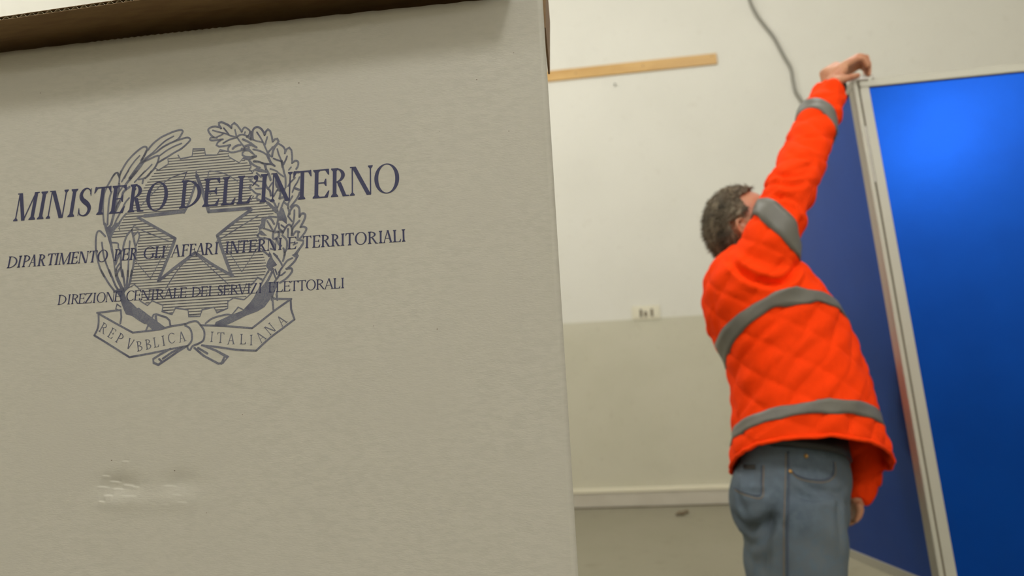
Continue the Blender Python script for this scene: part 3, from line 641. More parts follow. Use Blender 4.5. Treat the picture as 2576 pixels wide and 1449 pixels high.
S('g', 4.2, (1260, 340), (1350, 255), (1400, 330), (1370, 470), (1310, 610)); S('g', 3, (1200, 190), (1245, 90), (1300, 70)); S('g', 4, (670, 540), (820, 560), (835, 680), (900, 760)); S('g', 7, (900, 780), (850, 870), (790, 1000), (750, 1120)); S('g', 4.4, (870, 1100), (790, 1230), (760, 1400)); S('g', 2.6, (850, 90), (870, 200)); S('g', 5, (900, 1200), (820, 1330), (780, 1449))
S('h', 4.8, (370, 0), (480, 200), (600, 390), (740, 570)); S('h', 5, (590, 0), (680, 220), (760, 420), (830, 520)); S('h', 8, (765, 0), (800, 200), (890, 400), (960, 560)); S('h', 5.4, (940, 0), (975, 200), (1010, 420)); S('h', 5.4, (1095, 0), (1080, 200), (1060, 420)); S('h', 6, (1200, 0), (1160, 250), (1100, 440), (980, 560))
Fl('h', (740, 540), (830, 500), (1100, 430), (1000, 620), (1060, 780), (1200, 880), (1320, 1000), (1480, 1130), (1650, 1290), (1700, 1449), (1540, 1449), (1400, 1370), (1200, 1230), (1040, 1190), (980, 1060), (920, 900), (860, 700))
S('h', 3, (900, 985), (800, 915), (765, 1040), (880, 1085), c=False); S('h', 2.6, (1110, 470), (1270, 385), (1440, 540), c=False)
# white slits inside the trunk are left bare by drawing the trunk only; board-coloured print gaps are omitted
# --- ribbon
w_ = 4.8
for q in [((190, 802), (430, 772)), ((445, 770), (452, 850), (440, 915)), ((205, 810), (207, 900), (195, 975), (160, 1045)), ((160, 1045), (300, 1130), (430, 1212), (540, 1280)),
          ((540, 1280), (800, 1232), (1000, 1190), (1165, 1158)), ((215, 815), (400, 920), (575, 1015)), ((575, 1015), (850, 982), (980, 948), (1140, 922)),
          ((1140, 940), (1185, 965), (1210, 1020), (1210, 1100), (1170, 1155)), ((1165, 1160), (1170, 1190), (1195, 1200), (1220, 1160), (1290, 1130), (1340, 1090), (1345, 1000), (1305, 935), (1260, 892), (1190, 902), (1140, 925)),
          ((1310, 935), (1480, 940), (1680, 952), (1860, 968)), ((1860, 968), (1960, 890), (2100, 780), (2280, 652)), ((2062, 622), (2110, 650), (2285, 652)), ((2080, 640), (2092, 772)), ((2278, 660), (2282, 760), (2318, 872)),
          ((2318, 872), (2200, 962), (2050, 1075), (1905, 1210)), ((1905, 1210), (1700, 1200), (1500, 1172), (1320, 1152)), ((2130, 580), (2130, 640))]: S('B', w_, *q, c=len(q) > 3)
for q in [((980, 1190), (870, 1250), (795, 1300), (800, 1340), (850, 1362), (930, 1310), (1060, 1220), (1160, 1160)), ((1240, 1180), (1340, 1265), (1500, 1350), (1545, 1340), (1600, 1280), (1480, 1212), (1340, 1155)), ((1110, 1175), (1000, 1225), (900, 1295)), ((1530, 1350), (1560, 1285)), ((860, 1300), (890, 1330)), ((1280, 1180), (1380, 1240))]: S('B', 5.2, *q, c=False)
S('B', 4.6, (720, 985), (745, 930), (800, 820), (825, 815), (940, 852), (972, 885), (980, 940), c=False); S('B', 6, (822, 840), (832, 905), (865, 965)); S('B', 4.4, (1360, 915), (1440, 858), (1590, 820), (1650, 835)); S('B', 3, (1800, 790), (1770, 770), (1712, 740), (1650, 815), (1600, 850), c=False)
Fl('B', (560, 780), (640, 745), (780, 850), (930, 960), (850, 990), (800, 1000), (700, 900), (600, 830))
Fl('B', (1950, 540), (2110, 540), (2100, 600), (1995, 740), (1920, 785), (1800, 830), (1650, 905), (1560, 945), (1450, 945), (1470, 900), (1600, 840), (1760, 775), (1840, 690))
# ribbon words
def rib_letter(ch, cx_, cy_, ang, wpx=17, hpx=27):
    c = fuv(*tp('B', cx_, cy_)); a = radians(-ang); cap = hpx * KP
    Wd = wpx / hpx
    for q in glyph(ch, Wd, .11, .07, .08):
        pts = []
        for x, y in q:
            x = (x - Wd / 2) * cap; y = (y - .5) * cap; pts.append((c[0] + x * cos(a) - y * sin(a), c[1] + x * sin(a) + y * cos(a)))
        Em.poly(pts)
for q in [('R', 262, 968, 30, 20), ('E', 350, 1022, 30, 16), ('P', 436, 1078, 30, 16), ('V', 545, 1135, 22, 19), ('B', 648, 1160, -9, 16), ('B', 742, 1140, -10, 16), ('L', 826, 1118, -10, 15), ('I', 905, 1102, -11, 7), ('C', 992, 1075, -11, 19), ('A', 1105, 1060, -12, 20),
          ('I', 1428, 1060, 4, 8), ('T', 1522, 1070, 3, 20), ('A', 1637, 1085, 2, 21), ('L', 1765, 1085, 2, 17), ('I', 1852, 1095, 0, 8), ('A', 1955, 1062, -40, 21), ('N', 2055, 975, -40, 22), ('A', 2180, 885, -40, 21)]: rib_letter(*q)
# --- star
for t, w, q in [('A', 9, ((700, 1128), (1115, 1080))), ('A', 4, ((620, 1140), (760, 1118))), ('A', 7, ((640, 1150), (1025, 1368))), ('A', 6, ((1125, 1090), (1180, 980), (1250, 770))), ('A', 9, ((1262, 690), (1330, 880), (1392, 1080))),
                ('A', 9, ((1395, 1078), (1830, 1045))), ('A', 8, ((1850, 1060), (1670, 1190), (1485, 1338))), ('B', 8, ((1490, -20), (1560, 180), (1640, 395))), ('B', 7, ((1245, 150), (1450, 290), (1655, 405))), ('B', 7.5, ((1240, 155), (1020, 320), (850, 460))),
                ('B', 7.5, ((1030, 0), (960, 190), (850, 450))), ('A', 2.6, ((1150, 655), (960, 730), (790, 880), (660, 1020))), ('A', 2.8, ((1400, 640), (1550, 665), (1700, 750))), ('B', 2, ((600, 240), (765, 432))), ('B', 2, ((765, 432), (960, 60))),
                ('B', 2, ((1590, 110), (1750, 358))), ('B', 2, ((1750, 358), (1935, 80))), ('B', 2.4, ((1245, 165), (1080, 310), (930, 540))), ('B', 2.4, ((1265, 180), (1600, 490))), ('A', 2.6, ((1930, 1120), (1480, 1400))), ('A', 2.6, ((590, 1250), (960, 1400))),
                ('A', 2.6, ((1155, 650), (1110, 760))), ('A', 2.6, ((1390, 645), (1380, 760), (1410, 900))), ('A', 4, ((1255, 650), (1262, 720)))]: S(t, w, *q)
S('A', 3, (1060, 470), (1085, 512), (1210, 485), (1222, 405), (1345, 402), (1355, 472), (1480, 468), (1512, 412), (1600, 432), c=False)
S('A', 2.6, (1600, 470), (1612, 492), (1718, 552), (1762, 500), c=False)
S('h', 3, (1400, 760), (1430, 830), (1620, 950), (1760, 810), c=False)
S('B', 3, (780, 670), (900, 720), (890, 785), (1000, 820), (1035, 748), (1170, 770), (1178, 840), (1300, 838), (1322, 768), (1450, 740), (1482, 800), (1598, 752), (1600, 680), (1662, 640), (1775, 660), (1860, 585), c=False)
S('B', 2.6, (1860, 500), (1922, 425), (1970, 450), c=False)
Em.build('printed_emblem', m_ink2, box)['label'] = 'grey-blue printed emblem with star, cogwheel, leaves and ribbon'
# --- horizontal hatching of the cogwheel, clipped to it
gear = tuv('A', [(945, 495), (1060, 470), (1085, 512), (1210, 485), (1222, 405), (1345, 402), (1355, 472), (1480, 468), (1512, 412), (1600, 432), (1612, 492), (1718, 552), (1762, 505), (1850, 600), (1870, 700), (1840, 900), (1950, 950), (2100, 1080), (2080, 1120), (1950, 1190), (1915, 1290), (1930, 1372)]) \
     + tuv('B', [(1975, 150), (2020, 300), (1990, 400), (1920, 430), (1850, 520), (1800, 620), (1770, 660), (1662, 640), (1600, 680), (1598, 752), (1482, 800), (1450, 740), (1322, 768), (1300, 838), (1178, 840), (1170, 770), (1035, 748), (1000, 820), (890, 785), (900, 720), (780, 670), (730, 720), (665, 640), (660, 580), (590, 500), (545, 540), (560, 400), (600, 240), (625, 100), (620, 0)]) \
     + tuv('A', [(560, 1372), (345, 1372), (350, 1300), (420, 1260), (500, 1110), (620, 960), (700, 800), (820, 640), (950, 560)])
star = tuv('A', [(1255, 740), (1395, 1090), (1845, 1060), (1485, 1340)]) + tuv('B', [(1650, 405), (1245, 150), (850, 465)]) + tuv('A', [(1030, 1370), (630, 1145), (1120, 1105)])
lf = tuv('g', [(1190, 200), (1050, 380), (970, 600), (820, 560), (670, 560), (640, 430), (700, 1449), (1170, 1449), (1260, 1000), (1300, 850), (1400, 330), (1350, 255), (1260, 340)])
lf2 = tuv('b', [(720, 470), (560, 500), (450, 400), (540, 720), (330, 720), (370, 830), (520, 960), (480, 1060), (700, 1150), (900, 1200), (900, 500)])
gap = tuv('a', [(830, 1000), (820, 1160), (960, 1230), (1080, 1290), (1200, 1160), (1150, 980)]); gap2 = tuv('e', [(1850, 1000), (1860, 1120), (1640, 1260), (1560, 1220), (1600, 1090)])
def inside(P, x, y):
    r = False; j = len(P) - 1
    for i in range(len(P)):
        if (P[i][1] > y) != (P[j][1] > y) and x < (P[j][0] - P[i][0]) * (y - P[i][1]) / (P[j][1] - P[i][1]) + P[i][0]: r = not r
        j = i
    return r
zt_ = max(p[1] for p in gear); zb__ = min(p[1] for p in gear); ul = min(p[0] for p in gear); ur = max(p[0] for p in gear)
z = zt_ - .0022; pitch = 7.72 * KP
while z > zb__:
    run = None; u = ul; st = .0004
    while u < ur:
        ok = inside(gear, u, z) and not inside(star, u, z) and not inside(lf, u, z) and not inside(lf2, u, z) and not inside(gap, u, z) and not inside(gap2, u, z)
        if ok and run is None: run = u
        if (not ok or u + st >= ur) and run is not None:
            n = max(1, int((u - run) / .0008)); hw = 1.55 * KP
            for k in range(n):
                a = run + (u - run) * k / n; c = run + (u - run) * (k + 1) / n; j = (k % 2 - .5) * .5 * KP
                Hm.poly([(a, z - hw + j), (c, z - hw + j), (c, z + hw * .8), (a, z + hw * .8)])
            run = None
        u += st
    z -= pitch
Hm.build('printed_hatching', m_ink3, box)['kind'] = 'stuff'

# ------------------------------------------------------------------ blue display panels
PT = depth(2183, 197, 1.92); PB = on_y(2409, 1449, PT.y - .10)
EV = (PT - PB).normalized(); EU = (Vector((1, 0, 0)) - EV * EV.x).normalized(); EN = EU.cross(EV)   # EN points towards the camera
if EN.dot(CAM - PT) < 0: EN = -EN
HT = 1.45                      # panel height
root = empty('folding_screen', PT - EV * HT); tag(root, 'glossy blue folding display screen of two hinged panels in aluminium frames', 'screen')
def panel(name, label, org, eu, en, w, side, zleg=True):
    """org top corner at the post, eu outward along the top, frame strips of 27 mm"""
    fw, ft = .027, .030
    r = root
    fr = (org, eu, en, EV)
    b = MB(); b.box(fw - .004, -.008 - .007, -HT + fw - .004, w - fw + .004, -.007, -fw + .004, fr); b.build('blue_sheet', m_blue, r)
    b = MB(); b.box(0, -ft, -fw, w, 0, 0, fr, bev=.002); b.build('top_rail', m_alu, r)
    b = MB(); b.box(0, -ft, -HT, w, 0, -HT + fw, fr, bev=.002); b.build('bottom_rail', m_alu, r)
    for x in (0, w - fw):
        b = MB(); b.box(x, -ft, -HT + fw + .0003, x + fw, 0, -fw - .0003, fr, bev=.002); b.build('upright', m_alu, r)
    return r, fr
RP, frR = panel('display_panel', 'glossy blue display panel in aluminium frame, front one facing the camera at right', PT - EU * .0275 + EN * 0, EU, EN, 1.02, 1)
ang = radians(94)
Rm = Matrix.Rotation(ang, 3, EV)
DW = Rm @ EU
if DW.y < 0: Rm = Matrix.Rotation(-ang, 3, EV); DW = Rm @ EU
DN = DW.cross(EV)
if DN.x > 0: DN = -DN                          # visible face of the folded panel looks left, at the man
LT = PT - EU * .046 - EN * .004
LP, frL = panel('display_panel', 'blue display panel folded back behind the man in orange, reflecting the room', LT, DW, DN, .62, -1)
# front profile of the folded panel's corner post, the groove and the bright slot between them
fr = (PT, EU, EN, EV)
b = MB(); b.box(-.0455, -.004, -HT, -.0335, .004, -.004, fr, bev=.0015); b.build('edge_profile', m_alu, LP)
b = MB(); b.box(-.0335, -.010, -HT, -.0270, -.001, -.004, fr); b.build('hinge_groove', m_groove, LP)  # dark strip drawn for the groove between the two frames
b = MB(); b.box(-.0325, -.001, -.33, -.0300, .003, -.155, fr, bev=.0008); b.build('bright_slot', m_white, LP)  # white strip drawn for the bright slot in the groove
b = MB(); b.box(-.046, -.030, -.006, .002, .006, .010, fr, bev=.003); b.tube([PT + EU * .002 + EN * .002 + EV * .006, PT + EU * .012 + EN * .004 + EV * .012, PT + EU * .016 + EN * .004 + EV * -.004], .002, 6); b.build('corner_cap', m_white, RP)
# legs of the stand
for r, org, ex, ny, w in ((RP, PT - EU * .0275, EU, EN, 1.02), (LP, LT, DW, DN, .62)):
    for x in ((.0135, w - .0135) if r is RP else (w - .0135,)):
        p = org + ex * x - ny * .015 - EV * HT
        q = p - EV * (p.z / EV.z)
        b = MB(); b.tube([p, q + Vector((0, 0, .012))], .012, 12); lg = b.build('leg', m_alu, r, True)
        b = MB(); b.box(q.x - .03, q.y - .14, 0, q.x + .03, q.y + .14, .013, bev=.003); b.build('foot', m_dark, lg)

# ------------------------------------------------------------------ the man
DP = 1.72                                           # camera distance of his middle plane
AX = M3 @ Vector((0, 0, -1)); AXh = Vector((AX.x, AX.y, 0)).normalized()     # horizontal view direction
PLO = depth(2000, 900, DP)
def Pt(px, py, off=0):
    """a point of the figure: `off` metres beyond (+) or before (-) the plane through his middle"""
    return on_plane(px, py, PLO + AXh * off, AXh)
SIDE = Vector((AXh.y, -AXh.x, 0))                    # to the right of the picture
def ring(B, Nn, Fp, off, n=40, far=None, offF=None, ex=.9):
    """closed ring from silhouette-left px, near-middle px, silhouette-right px"""
    Bp, Fq, Np = Pt(*B), Pt(*Fp), Pt(*Nn, -off)
    C = (Bp + Fq) / 2; a = (Fq - Bp) / 2; nn = Np - C
    fv = (Pt(*(far or Nn), offF if offF is not None else off) - C)
    out = []
    for k in range(n):
        t = 2 * pi * k / n; c, s = cos(t), sin(t)
        c2 = math.copysign(abs(c) ** ex, c); s2 = math.copysign(abs(s) ** ex, s)
        out.append(C + a * c2 + (nn * s2 if s > 0 else fv * (-s2)))
    return out
def interp_rings(rs, n=3):
    out = []
    for i in range(len(rs) - 1):
        for k in range(n):
            t = k / n; g = lambda q: rs[min(max(q, 0), len(rs) - 1)]
            r0, r1, r2, r3 = g(i - 1), g(i), g(i + 1), g(i + 2)
            out.append([.5 * (2 * b_ + (c_ - a_) * t + (2 * a_ - 5 * b_ + 4 * c_ - d_) * t * t + (3 * b_ - a_ - 3 * c_ + d_) * t ** 3) for a_, b_, c_, d_ in zip(r0, r1, r2, r3)])
    out.append(rs[-1]); return out
def shrink(r, d, dz=0):
    c = sum(r, Vector()) / len(r); return [p + (c - p).normalized() * d + Vector((0, 0, dz)) for p in r]
def remesh(mb, voxel, smooth_it=4, fac=.5):
    me = bpy.data.meshes.new('tmp'); me.from_pydata([tuple(v) for v in mb.v], [], mb.f); me.update()
    b = bmesh.new(); b.from_mesh(me); bmesh.ops.recalc_face_normals(b, faces=b.faces[:]); b.to_mesh(me); b.free()
    o = bpy.data.objects.new('tmp', me); COL.objects.link(o)
    m_ = o.modifiers.new('r', 'REMESH'); m_.mode = 'VOXEL'; m_.voxel_size = voxel
    if smooth_it:
        m2 = o.modifiers.new('s', 'SMOOTH'); m2.iterations = smooth_it; m2.factor = fac
    dg = bpy.context.evaluated_depsgraph_get(); dg.update()
    me2 = bpy.data.meshes.new_from_object(o.evaluated_get(dg)); bpy.data.objects.remove(o); bpy.data.meshes.remove(me)
    return me2
def get_co(me):
    a = np.empty(len(me.vertices) * 3); me.vertices.foreach_get('co', a); return a.reshape(-1, 3)
def get_no(me):
    a = np.empty(len(me.vertices) * 3); me.vertices.foreach_get('normal', a); return a.reshape(-1, 3)
def set_co(me, a): me.vertices.foreach_set('co', a.astype(np.float32).ravel()); me.update()
def bvh(me): return BVHTree.FromPolygons([v.co.copy() for v in me.vertices], [tuple(p.vertices) for p in me.polygons])
def hit(tree, px, py):
    r = ray(px, py).normalized(); h = tree.ray_cast(CAM, r); return h[0], h[1]
def crease(me, tree, lines):
    """push a furrow (and a soft ridge beside it) into the mesh along picture polylines"""
    co = get_co(me); no = get_no(me); d = np.zeros(len(co))
    for pts, w, am in lines:
        pp = curve([(float(x), float(y)) for x, y in pts], 5) if len(pts) > 2 else pts
        P3 = []
        for x, y in pp:
            h, _ = hit(tree, x, y)
            if h is not None: P3.append(h)
        if len(P3) < 2: continue
        best = np.full(len(co), 9.); tt = np.zeros(len(co)); L = len(P3) - 1
        for i in range(L):
            a = np.array(P3[i]); b_ = np.array(P3[i + 1]); ab = b_ - a; l2 = ab @ ab + 1e-12
            t = np.clip(((co - a) @ ab) / l2, 0, 1); q = a + t[:, None] * ab; ds = np.linalg.norm(co - q, axis=1)
            m_ = ds < best; best[m_] = ds[m_]; tt[m_] = (i + t[m_]) / L
        fade = np.sin(np.clip(tt, .02, .98) * pi) ** .5
        d += -am * fade * (np.exp(-(best / w) ** 2) - .45 * np.exp(-((best - 2.0 * w) / (w * 1.1)) ** 2))
    set_co(me, co + no * d[:, None])

man = empty('person', Pt(2000, 2000, 0) * 1 + Vector((0, 0, 0))); man.location.z = 0
PINV[man.name] = Matrix.Translation(man.location).inverted()
tag(man, 'man in orange quilted hi-vis jacket and jeans reaching up to the blue panel\'s corner', 'person')

# ---- jacket -------------------------------------------------------
RINGS = [((1836, 1193), (2052, 1102), (2246, 1181), .215, (2050, 1190), .185), ((1838, 1132), (2052, 1043), (2222, 1110), .215, (2050, 1130), .20), ((1841, 1088), (2052, 1006), (2203, 1062), .21, (2050, 1080), .20),
         ((1838, 1020), (2040, 930), (2190, 1008), .205, (2040, 1000), .2), ((1833, 960), (2015, 850), (2172, 945), .20, (2010, 930), .2), ((1814, 900), (1995, 785), (2150, 885), .20, (1990, 860), .2), ((1780, 840), (1978, 735), (2112, 830), .20, (1970, 790), .2),
         ((1765, 765), (1955, 700), (2075, 765), .195, (1950, 730), .2), ((1771, 705), (1935, 662), (2035, 705), .185, (1930, 670), .2), ((1793, 662), (1915, 630), (1995, 665), .15, (1915, 640), .17), ((1822, 636), (1900, 610), (1960, 640), .09, (1900, 620), .09)]
rs = [ring(B, Nn, Fp, off, far=fr_, offF=of) for B, Nn, Fp, off, fr_, of in RINGS]
outer = interp_rings(rs, 3)
inner = [shrink(outer[0], .010), shrink(outer[2], .012), shrink(outer[5], .020), shrink(outer[8], .03)]
jk = MB(); jk.loft([inner[3], inner[2], inner[1], inner[0]] + outer)
SLV = [(1905, 700, 78, -.06), (1928, 644, 78, -.12), (1948, 582, 66, -.14), (1966, 528, 63, -.13), (1992, 468, 62, -.11), (2017, 408, 59, -.075), (2040, 345, 55, -.035), (2064, 285, 51, .005), (2088, 232, 42, .035)]
sp = [Pt(x, y, o) for x, y, r, o in SLV]; sr = [r * (DP + o) / F_PX for x, y, r, o in SLV]
spt = [tuple(p) + (r,) for p, r in zip(sp, sr)]; spc = curve(spt, 4)
cuff_dir = (sp[-1] - sp[-2]).normalized()
pin = [Vector(q[:3]) for q in spc]; rin = [q[3] for q in spc]
# cuff turned inwards so the sleeve is hollow at its end
jk.tube(pin + [pin[-1] + cuff_dir * .002, pin[-1] - cuff_dir * .002, pin[-1] - cuff_dir * .04], rin + [rin[-1] * .9, rin[-1] * .80, rin[-1] * .76], 28)
LSL = [(1960, 700, 70, .11), (2040, 800, 62, .13), (2120, 930, 54, .14), (2160, 1060, 48, .135), (2172, 1150, 44, .125), (2167, 1205, 39, .115), (2150, 1258, 31, .10)]
lp = [Pt(x, y, o) for x, y, r, o in LSL]; lr = [r * (DP + o) / F_PX for x, y, r, o in LSL]
lc = curve([tuple(p) + (r,) for p, r in zip(lp, lr)], 4); ld_ = (lp[-1] - lp[-2]).normalized()
lin = [Vector(q[:3]) for q in lc]; lrn = [q[3] for q in lc]
jk.tube(lin + [lin[-1] + ld_ * .002, lin[-1] - ld_ * .002, lin[-1] - ld_ * .035], lrn + [lrn[-1] * .88, lrn[-1] * .76, lrn[-1] * .7], 24)
# collar
cpt = [Pt(1876, 668, 0), Pt(1876, 645, 0), Pt(1878, 622, 0)]
jk.tube(cpt + [cpt[-1] + Vector((0, 0, -.015)), cpt[0]], [.080, .072, .067, .056, .045], 24)
me = remesh(jk, .0075, 5)
co = get_co(me); no = get_no(me)
# quilting in diamonds: coordinates round the nearest limb axis
axT = np.array([(rs[0][0] + rs[0][20]) / 2, (rs[-2][0] + rs[-2][20]) / 2]); axS = np.array([tuple(sp[1]), tuple(sp[-1])]); axL = np.array([tuple(lp[0]), tuple(lp[-1])])
def cyl(co, ax, R0):
    a, b_ = ax; d = b_ - a; L = np.linalg.norm(d); d = d / L; q = co - a; h = q @ d; rad = q - h[:, None] * d
    e1 = np.array(AXh) * -1; e1 = e1 - d * (e1 @ d); e1 /= np.linalg.norm(e1); e2 = np.cross(d, e1)
    return np.arctan2(rad @ e2, rad @ e1) * R0, h, np.linalg.norm(rad, axis=1), L
sT, hT, rT, LT_ = cyl(co, axT, .19); sS, hS, rS, LS_ = cyl(co, axS, .068); sL, hL, rL, LL_ = cyl(co, axL, .058)
isS = (rS < .095) & (hS > .035); isL = (rL < .075) & (hL > .12) & ~isS
s_ = np.where(isS, sS, np.where(isL, sL, sT)); h_ = np.where(isS, hS, np.where(isL, hL, hT))
def lineset(v, p): q = np.abs((v / p + .5) % 1 - .5) * p; return q
P_ = .092; wob = .006 * np.sin(co[:, 2] * 31 + co[:, 0] * 17)
d1 = lineset(s_ * .85 + h_ + wob, P_); d2 = lineset(s_ * .85 - h_ + wob, P_)
g = np.exp(-(d1 / .006) ** 2) + np.exp(-(d2 / .006) ** 2)
puff = np.minimum(d1, d2) / (P_ / 2)
disp = -.0030 * np.minimum(g, 1) + .0035 * puff
# soft folds
disp += .0022 * np.sin(h_ * 58 + s_ * 24 + 2 * np.sin(s_ * 30)) * np.where(isS, 1, .35) + .0018 * np.sin(h_ * 95 - s_ * 40)
disp += np.where(isS, .0016 * np.sin(hS * 75 + 1.5 * np.sin(sS * 22)), 0)
set_co(me, co + no * disp[:, None])
tree = bvh(me)
crease(me, tree, [([(1838, 652), (1868, 686), (1905, 705), (1950, 714), (1985, 700), (2004, 668)], .009, .017), ([(1850, 668), (1890, 696), (1930, 700)], .007, .004),
                  ([(1920, 512), (1960, 495), (2000, 505)], .007, .008), ([(1922, 474), (1950, 460), (1995, 466), (2030, 455)], .007, .009), ([(1935, 430), (1985, 447), (2040, 432)], .007, .007), ([(1945, 485), (1985, 520), (2015, 560)], .007, .006), ([(1960, 455), (2000, 430), (2050, 415)], .007, .005),
                  ([(1968, 375), (2010, 395), (2050, 390)], .007, .003), ([(1995, 325), (2030, 345), (2075, 345)], .006, .003), ([(2030, 245), (2070, 262), (2110, 262)], .006, .004),
                  ([(1870, 900), (1905, 850), (1960, 805)], .009, .004), ([(1860, 1050), (1900, 960), (1935, 860)], .010, .004), ([(1790, 720), (1800, 800), (1820, 880)], .009, .003),
                  ([(1940, 1010), (2010, 900), (2060, 860)], .009, .003), ([(2110, 960), (2135, 1020), (2140, 1080)], .010, .004), ([(2020, 655), (1995, 690), (1960, 712)], .007, .005)])
jacket = link_mesh('jacket', me, m_jacket, man, True)
jacket['label'] = 'orange quilted hi-vis jacket'
jt = bvh(me)
def wrap_strip(name, rowA, rowB, m_, parent, tree, off=.0035, rows=5, closed=True, smooth_n=2):
    """band between two closed loops, laid on the cloth and given thickness"""
    n = len(rowA); G = []
    for j in range(rows):
        t = j / (rows - 1); r = []
        for k in range(n):
            p = rowA[k].lerp(rowB[k], t); h = tree.find_nearest(p)
            r.append(h[0] + h[1] * off if h[0] is not None else p)
        for _ in range(smooth_n): r = [(r[(k - 1) % n] + r[k] * 2 + r[(k + 1) % n]) / 4 if closed or 0 < k < n - 1 else r[k] for k in range(n)]
        G.append(r)
    b = MB(); b.v = [p for r in G for p in r]; N = len(b.v)
    for r in G:
        for p in r:
            h = tree.find_nearest(p); b.v.append(h[0] - h[1] * .003)
    kk = n if closed else n - 1
    for j in range(rows - 1):
        for k in range(kk): b.f.append((j * n + k, j * n + (k + 1) % n, (j + 1) * n + (k + 1) % n, (j + 1) * n + k))
    for j, s in ((0, 1), (rows - 1, -1)):
        for k in range(kk):
            q = (j * n + k, j * n + (k + 1) % n, N + j * n + (k + 1) % n, N + j * n + k); b.f.append(q if s > 0 else q[::-1])
    if not closed:
        for k in (0, n - 1):
            for j in range(rows - 1): b.f.append((j * n + k, (j + 1) * n + k, N + (j + 1) * n + k, N + j * n + k))
    return b.build(name, m_, parent, True)
def tring(B, Nn, Fp, off, far, of): return ring(B, Nn, Fp, off, n=96, far=far, offF=of)
wrap_strip('reflective_tape', tring((1838, 1130), (2052, 1040), (2221, 1108), .225, (2050, 1130), .21), tring((1843, 1092), (2052, 1006), (2202, 1062), .225, (2050, 1085), .21), m_tape, jacket, jt)
# chest tape: arched high on the near side because the arm is raised
wrap_strip('reflective_tape', tring((1820, 934), (2000, 762), (2135, 862), .225, (1990, 880), .21), tring((1803, 876), (1998, 724), (2112, 812), .225, (1990, 830), .21), m_tape, jacket, jt)
def limb_ring(path, t0, R0, n=48, tilt=0, tdir=None):
    i = min(int(t0), len(path) - 2); f = t0 - i; p = path[i].lerp(path[i + 1], f); d = (path[i + 1] - path[i]).normalized()
    e1 = (-AXh) - d * (-AXh).dot(d); e1.normalize(); e2 = d.cross(e1)
    return [p + (e1 * cos(2 * pi * k / n) + e2 * sin(2 * pi * k / n)) * R0 + d * tilt * sin(2 * pi * k / n) for k in range(n)]
def path_len(path, a, c): return sum((path[i + 1] - path[i]).length for i in range(int(a), int(c)))
# sleeve tapes by picture position: lower band on the upper arm, upper band near the cuff
def band_on_sleeve(pa, pb, R0, tilt=0, off=-.12):
    def at(px, py):
        q = Pt(px, py, off); best = None
        for i in range(len(pin) - 1):
            a, c = pin[i], pin[i + 1]; t = max(0, min(1, (q - a).dot(c - a) / (c - a).length_squared)); dd = (a.lerp(c, t) - q).length
            if best is None or dd < best[0]: best = (dd, i + t)
        return best[1]
    wrap_strip('reflective_tape', limb_ring(pin, at(*pa), R0, tilt=tilt), limb_ring(pin, at(*pb), R0, tilt=tilt), m_tape, jacket, jt)
band_on_sleeve((1939, 598), (1953, 563), .078, -.044, -.135)
band_on_sleeve((2046, 326), (2060, 287), .065, -.026, -.02)
# piped hem
hemr = [jt.find_nearest(p)[0] for p in ring((1836, 1190), (2052, 1099), (2244, 1179), .217, n=96, far=(2050, 1190), offF=.20)]
b = MB(); b.tube(hemr + [hemr[0]], .0055, 8, cap=False, flat=(0, 0, 1)); b.build('hem_piping', m_jacket, jacket, True)

# ---- jeans --------------------------------------------------------
JR = [((1872, 1110), (1992, 1090), (2128, 1100), .148), ((1862, 1160), (1992, 1150), (2136, 1140), .150), ((1842, 1198), (1990, 1190), (2141, 1178), .158), ((1834, 1228), (1990, 1222), (2142, 1212), .175), ((1838, 1270), (1985, 1270), (2141, 1260), .18), ((1856, 1320), (1985, 1325), (2138, 1310), .17), ((1885, 1350), (1995, 1355), (2130, 1345), .13)]
jr = interp_rings([ring(B, Nn, Fp, off, n=40) for B, Nn, Fp, off in JR], 3)
jn = MB(); jn.loft([shrink(jr[2], .02), shrink(jr[0], .012)] + jr)
def leg_path(px0, py0, off, dx):
    top = Pt(px0, py0, off); t2 = Pt(px0 + 12, 1449, off)
    P = [top, Pt(px0 + 4, 1300, off), Pt(px0 + 12, 1380, off), t2]
    kz, az = .50, .10
    P += [Vector((t2.x + SIDE.x * dx * .5, t2.y + SIDE.y * dx * .5, .60)), Vector((t2.x + SIDE.x * dx, t2.y + SIDE.y * dx, .48)), Vector((t2.x + SIDE.x * dx * .6, t2.y + SIDE.y * dx * .6, .28)), Vector((t2.x + SIDE.x * dx * .2, t2.y + SIDE.y * dx * .2, .06))]
    return P
legN = leg_path(1988, 1240, -.085, .03); legF = leg_path(1972, 1240, .095, -.03)
legF = [p + (SIDE * (-.02 if i > 3 else 0)) for i, p in enumerate(legF)]
rN = [.115, .122, .119, .116, .098, .090, .080, .078]
for lg, rr in ((legN, rN), (legF, [r * .93 for r in rN])):
    c = curve([tuple(p) + (r,) for p, r in zip(lg, rr)], 4)
    pp = [Vector(q[:3]) for q in c]; rad = [q[3] for q in c]
    dn_ = (pp[-1] - pp[-2]).normalized()
    jn.tube(pp + [pp[-1] + dn_ * .001, pp[-1] - dn_ * .06], rad + [rad[-1] * .85, rad[-1] * .8], 28)
mj = remesh(jn, .0075, 5)
co = get_co(mj); no = get_no(mj)
dd = .0016 * np.sin(co[:, 2] * 60 + co[:, 0] * 35 + 2 * np.sin(co[:, 1] * 20)) + np.where(co[:, 2] < .62, .004 * np.sin(co[:, 2] * 70 + 2 * np.sin(co[:, 0] * 20)), 0)
set_co(mj, co + no * dd[:, None])
tj = bvh(mj)
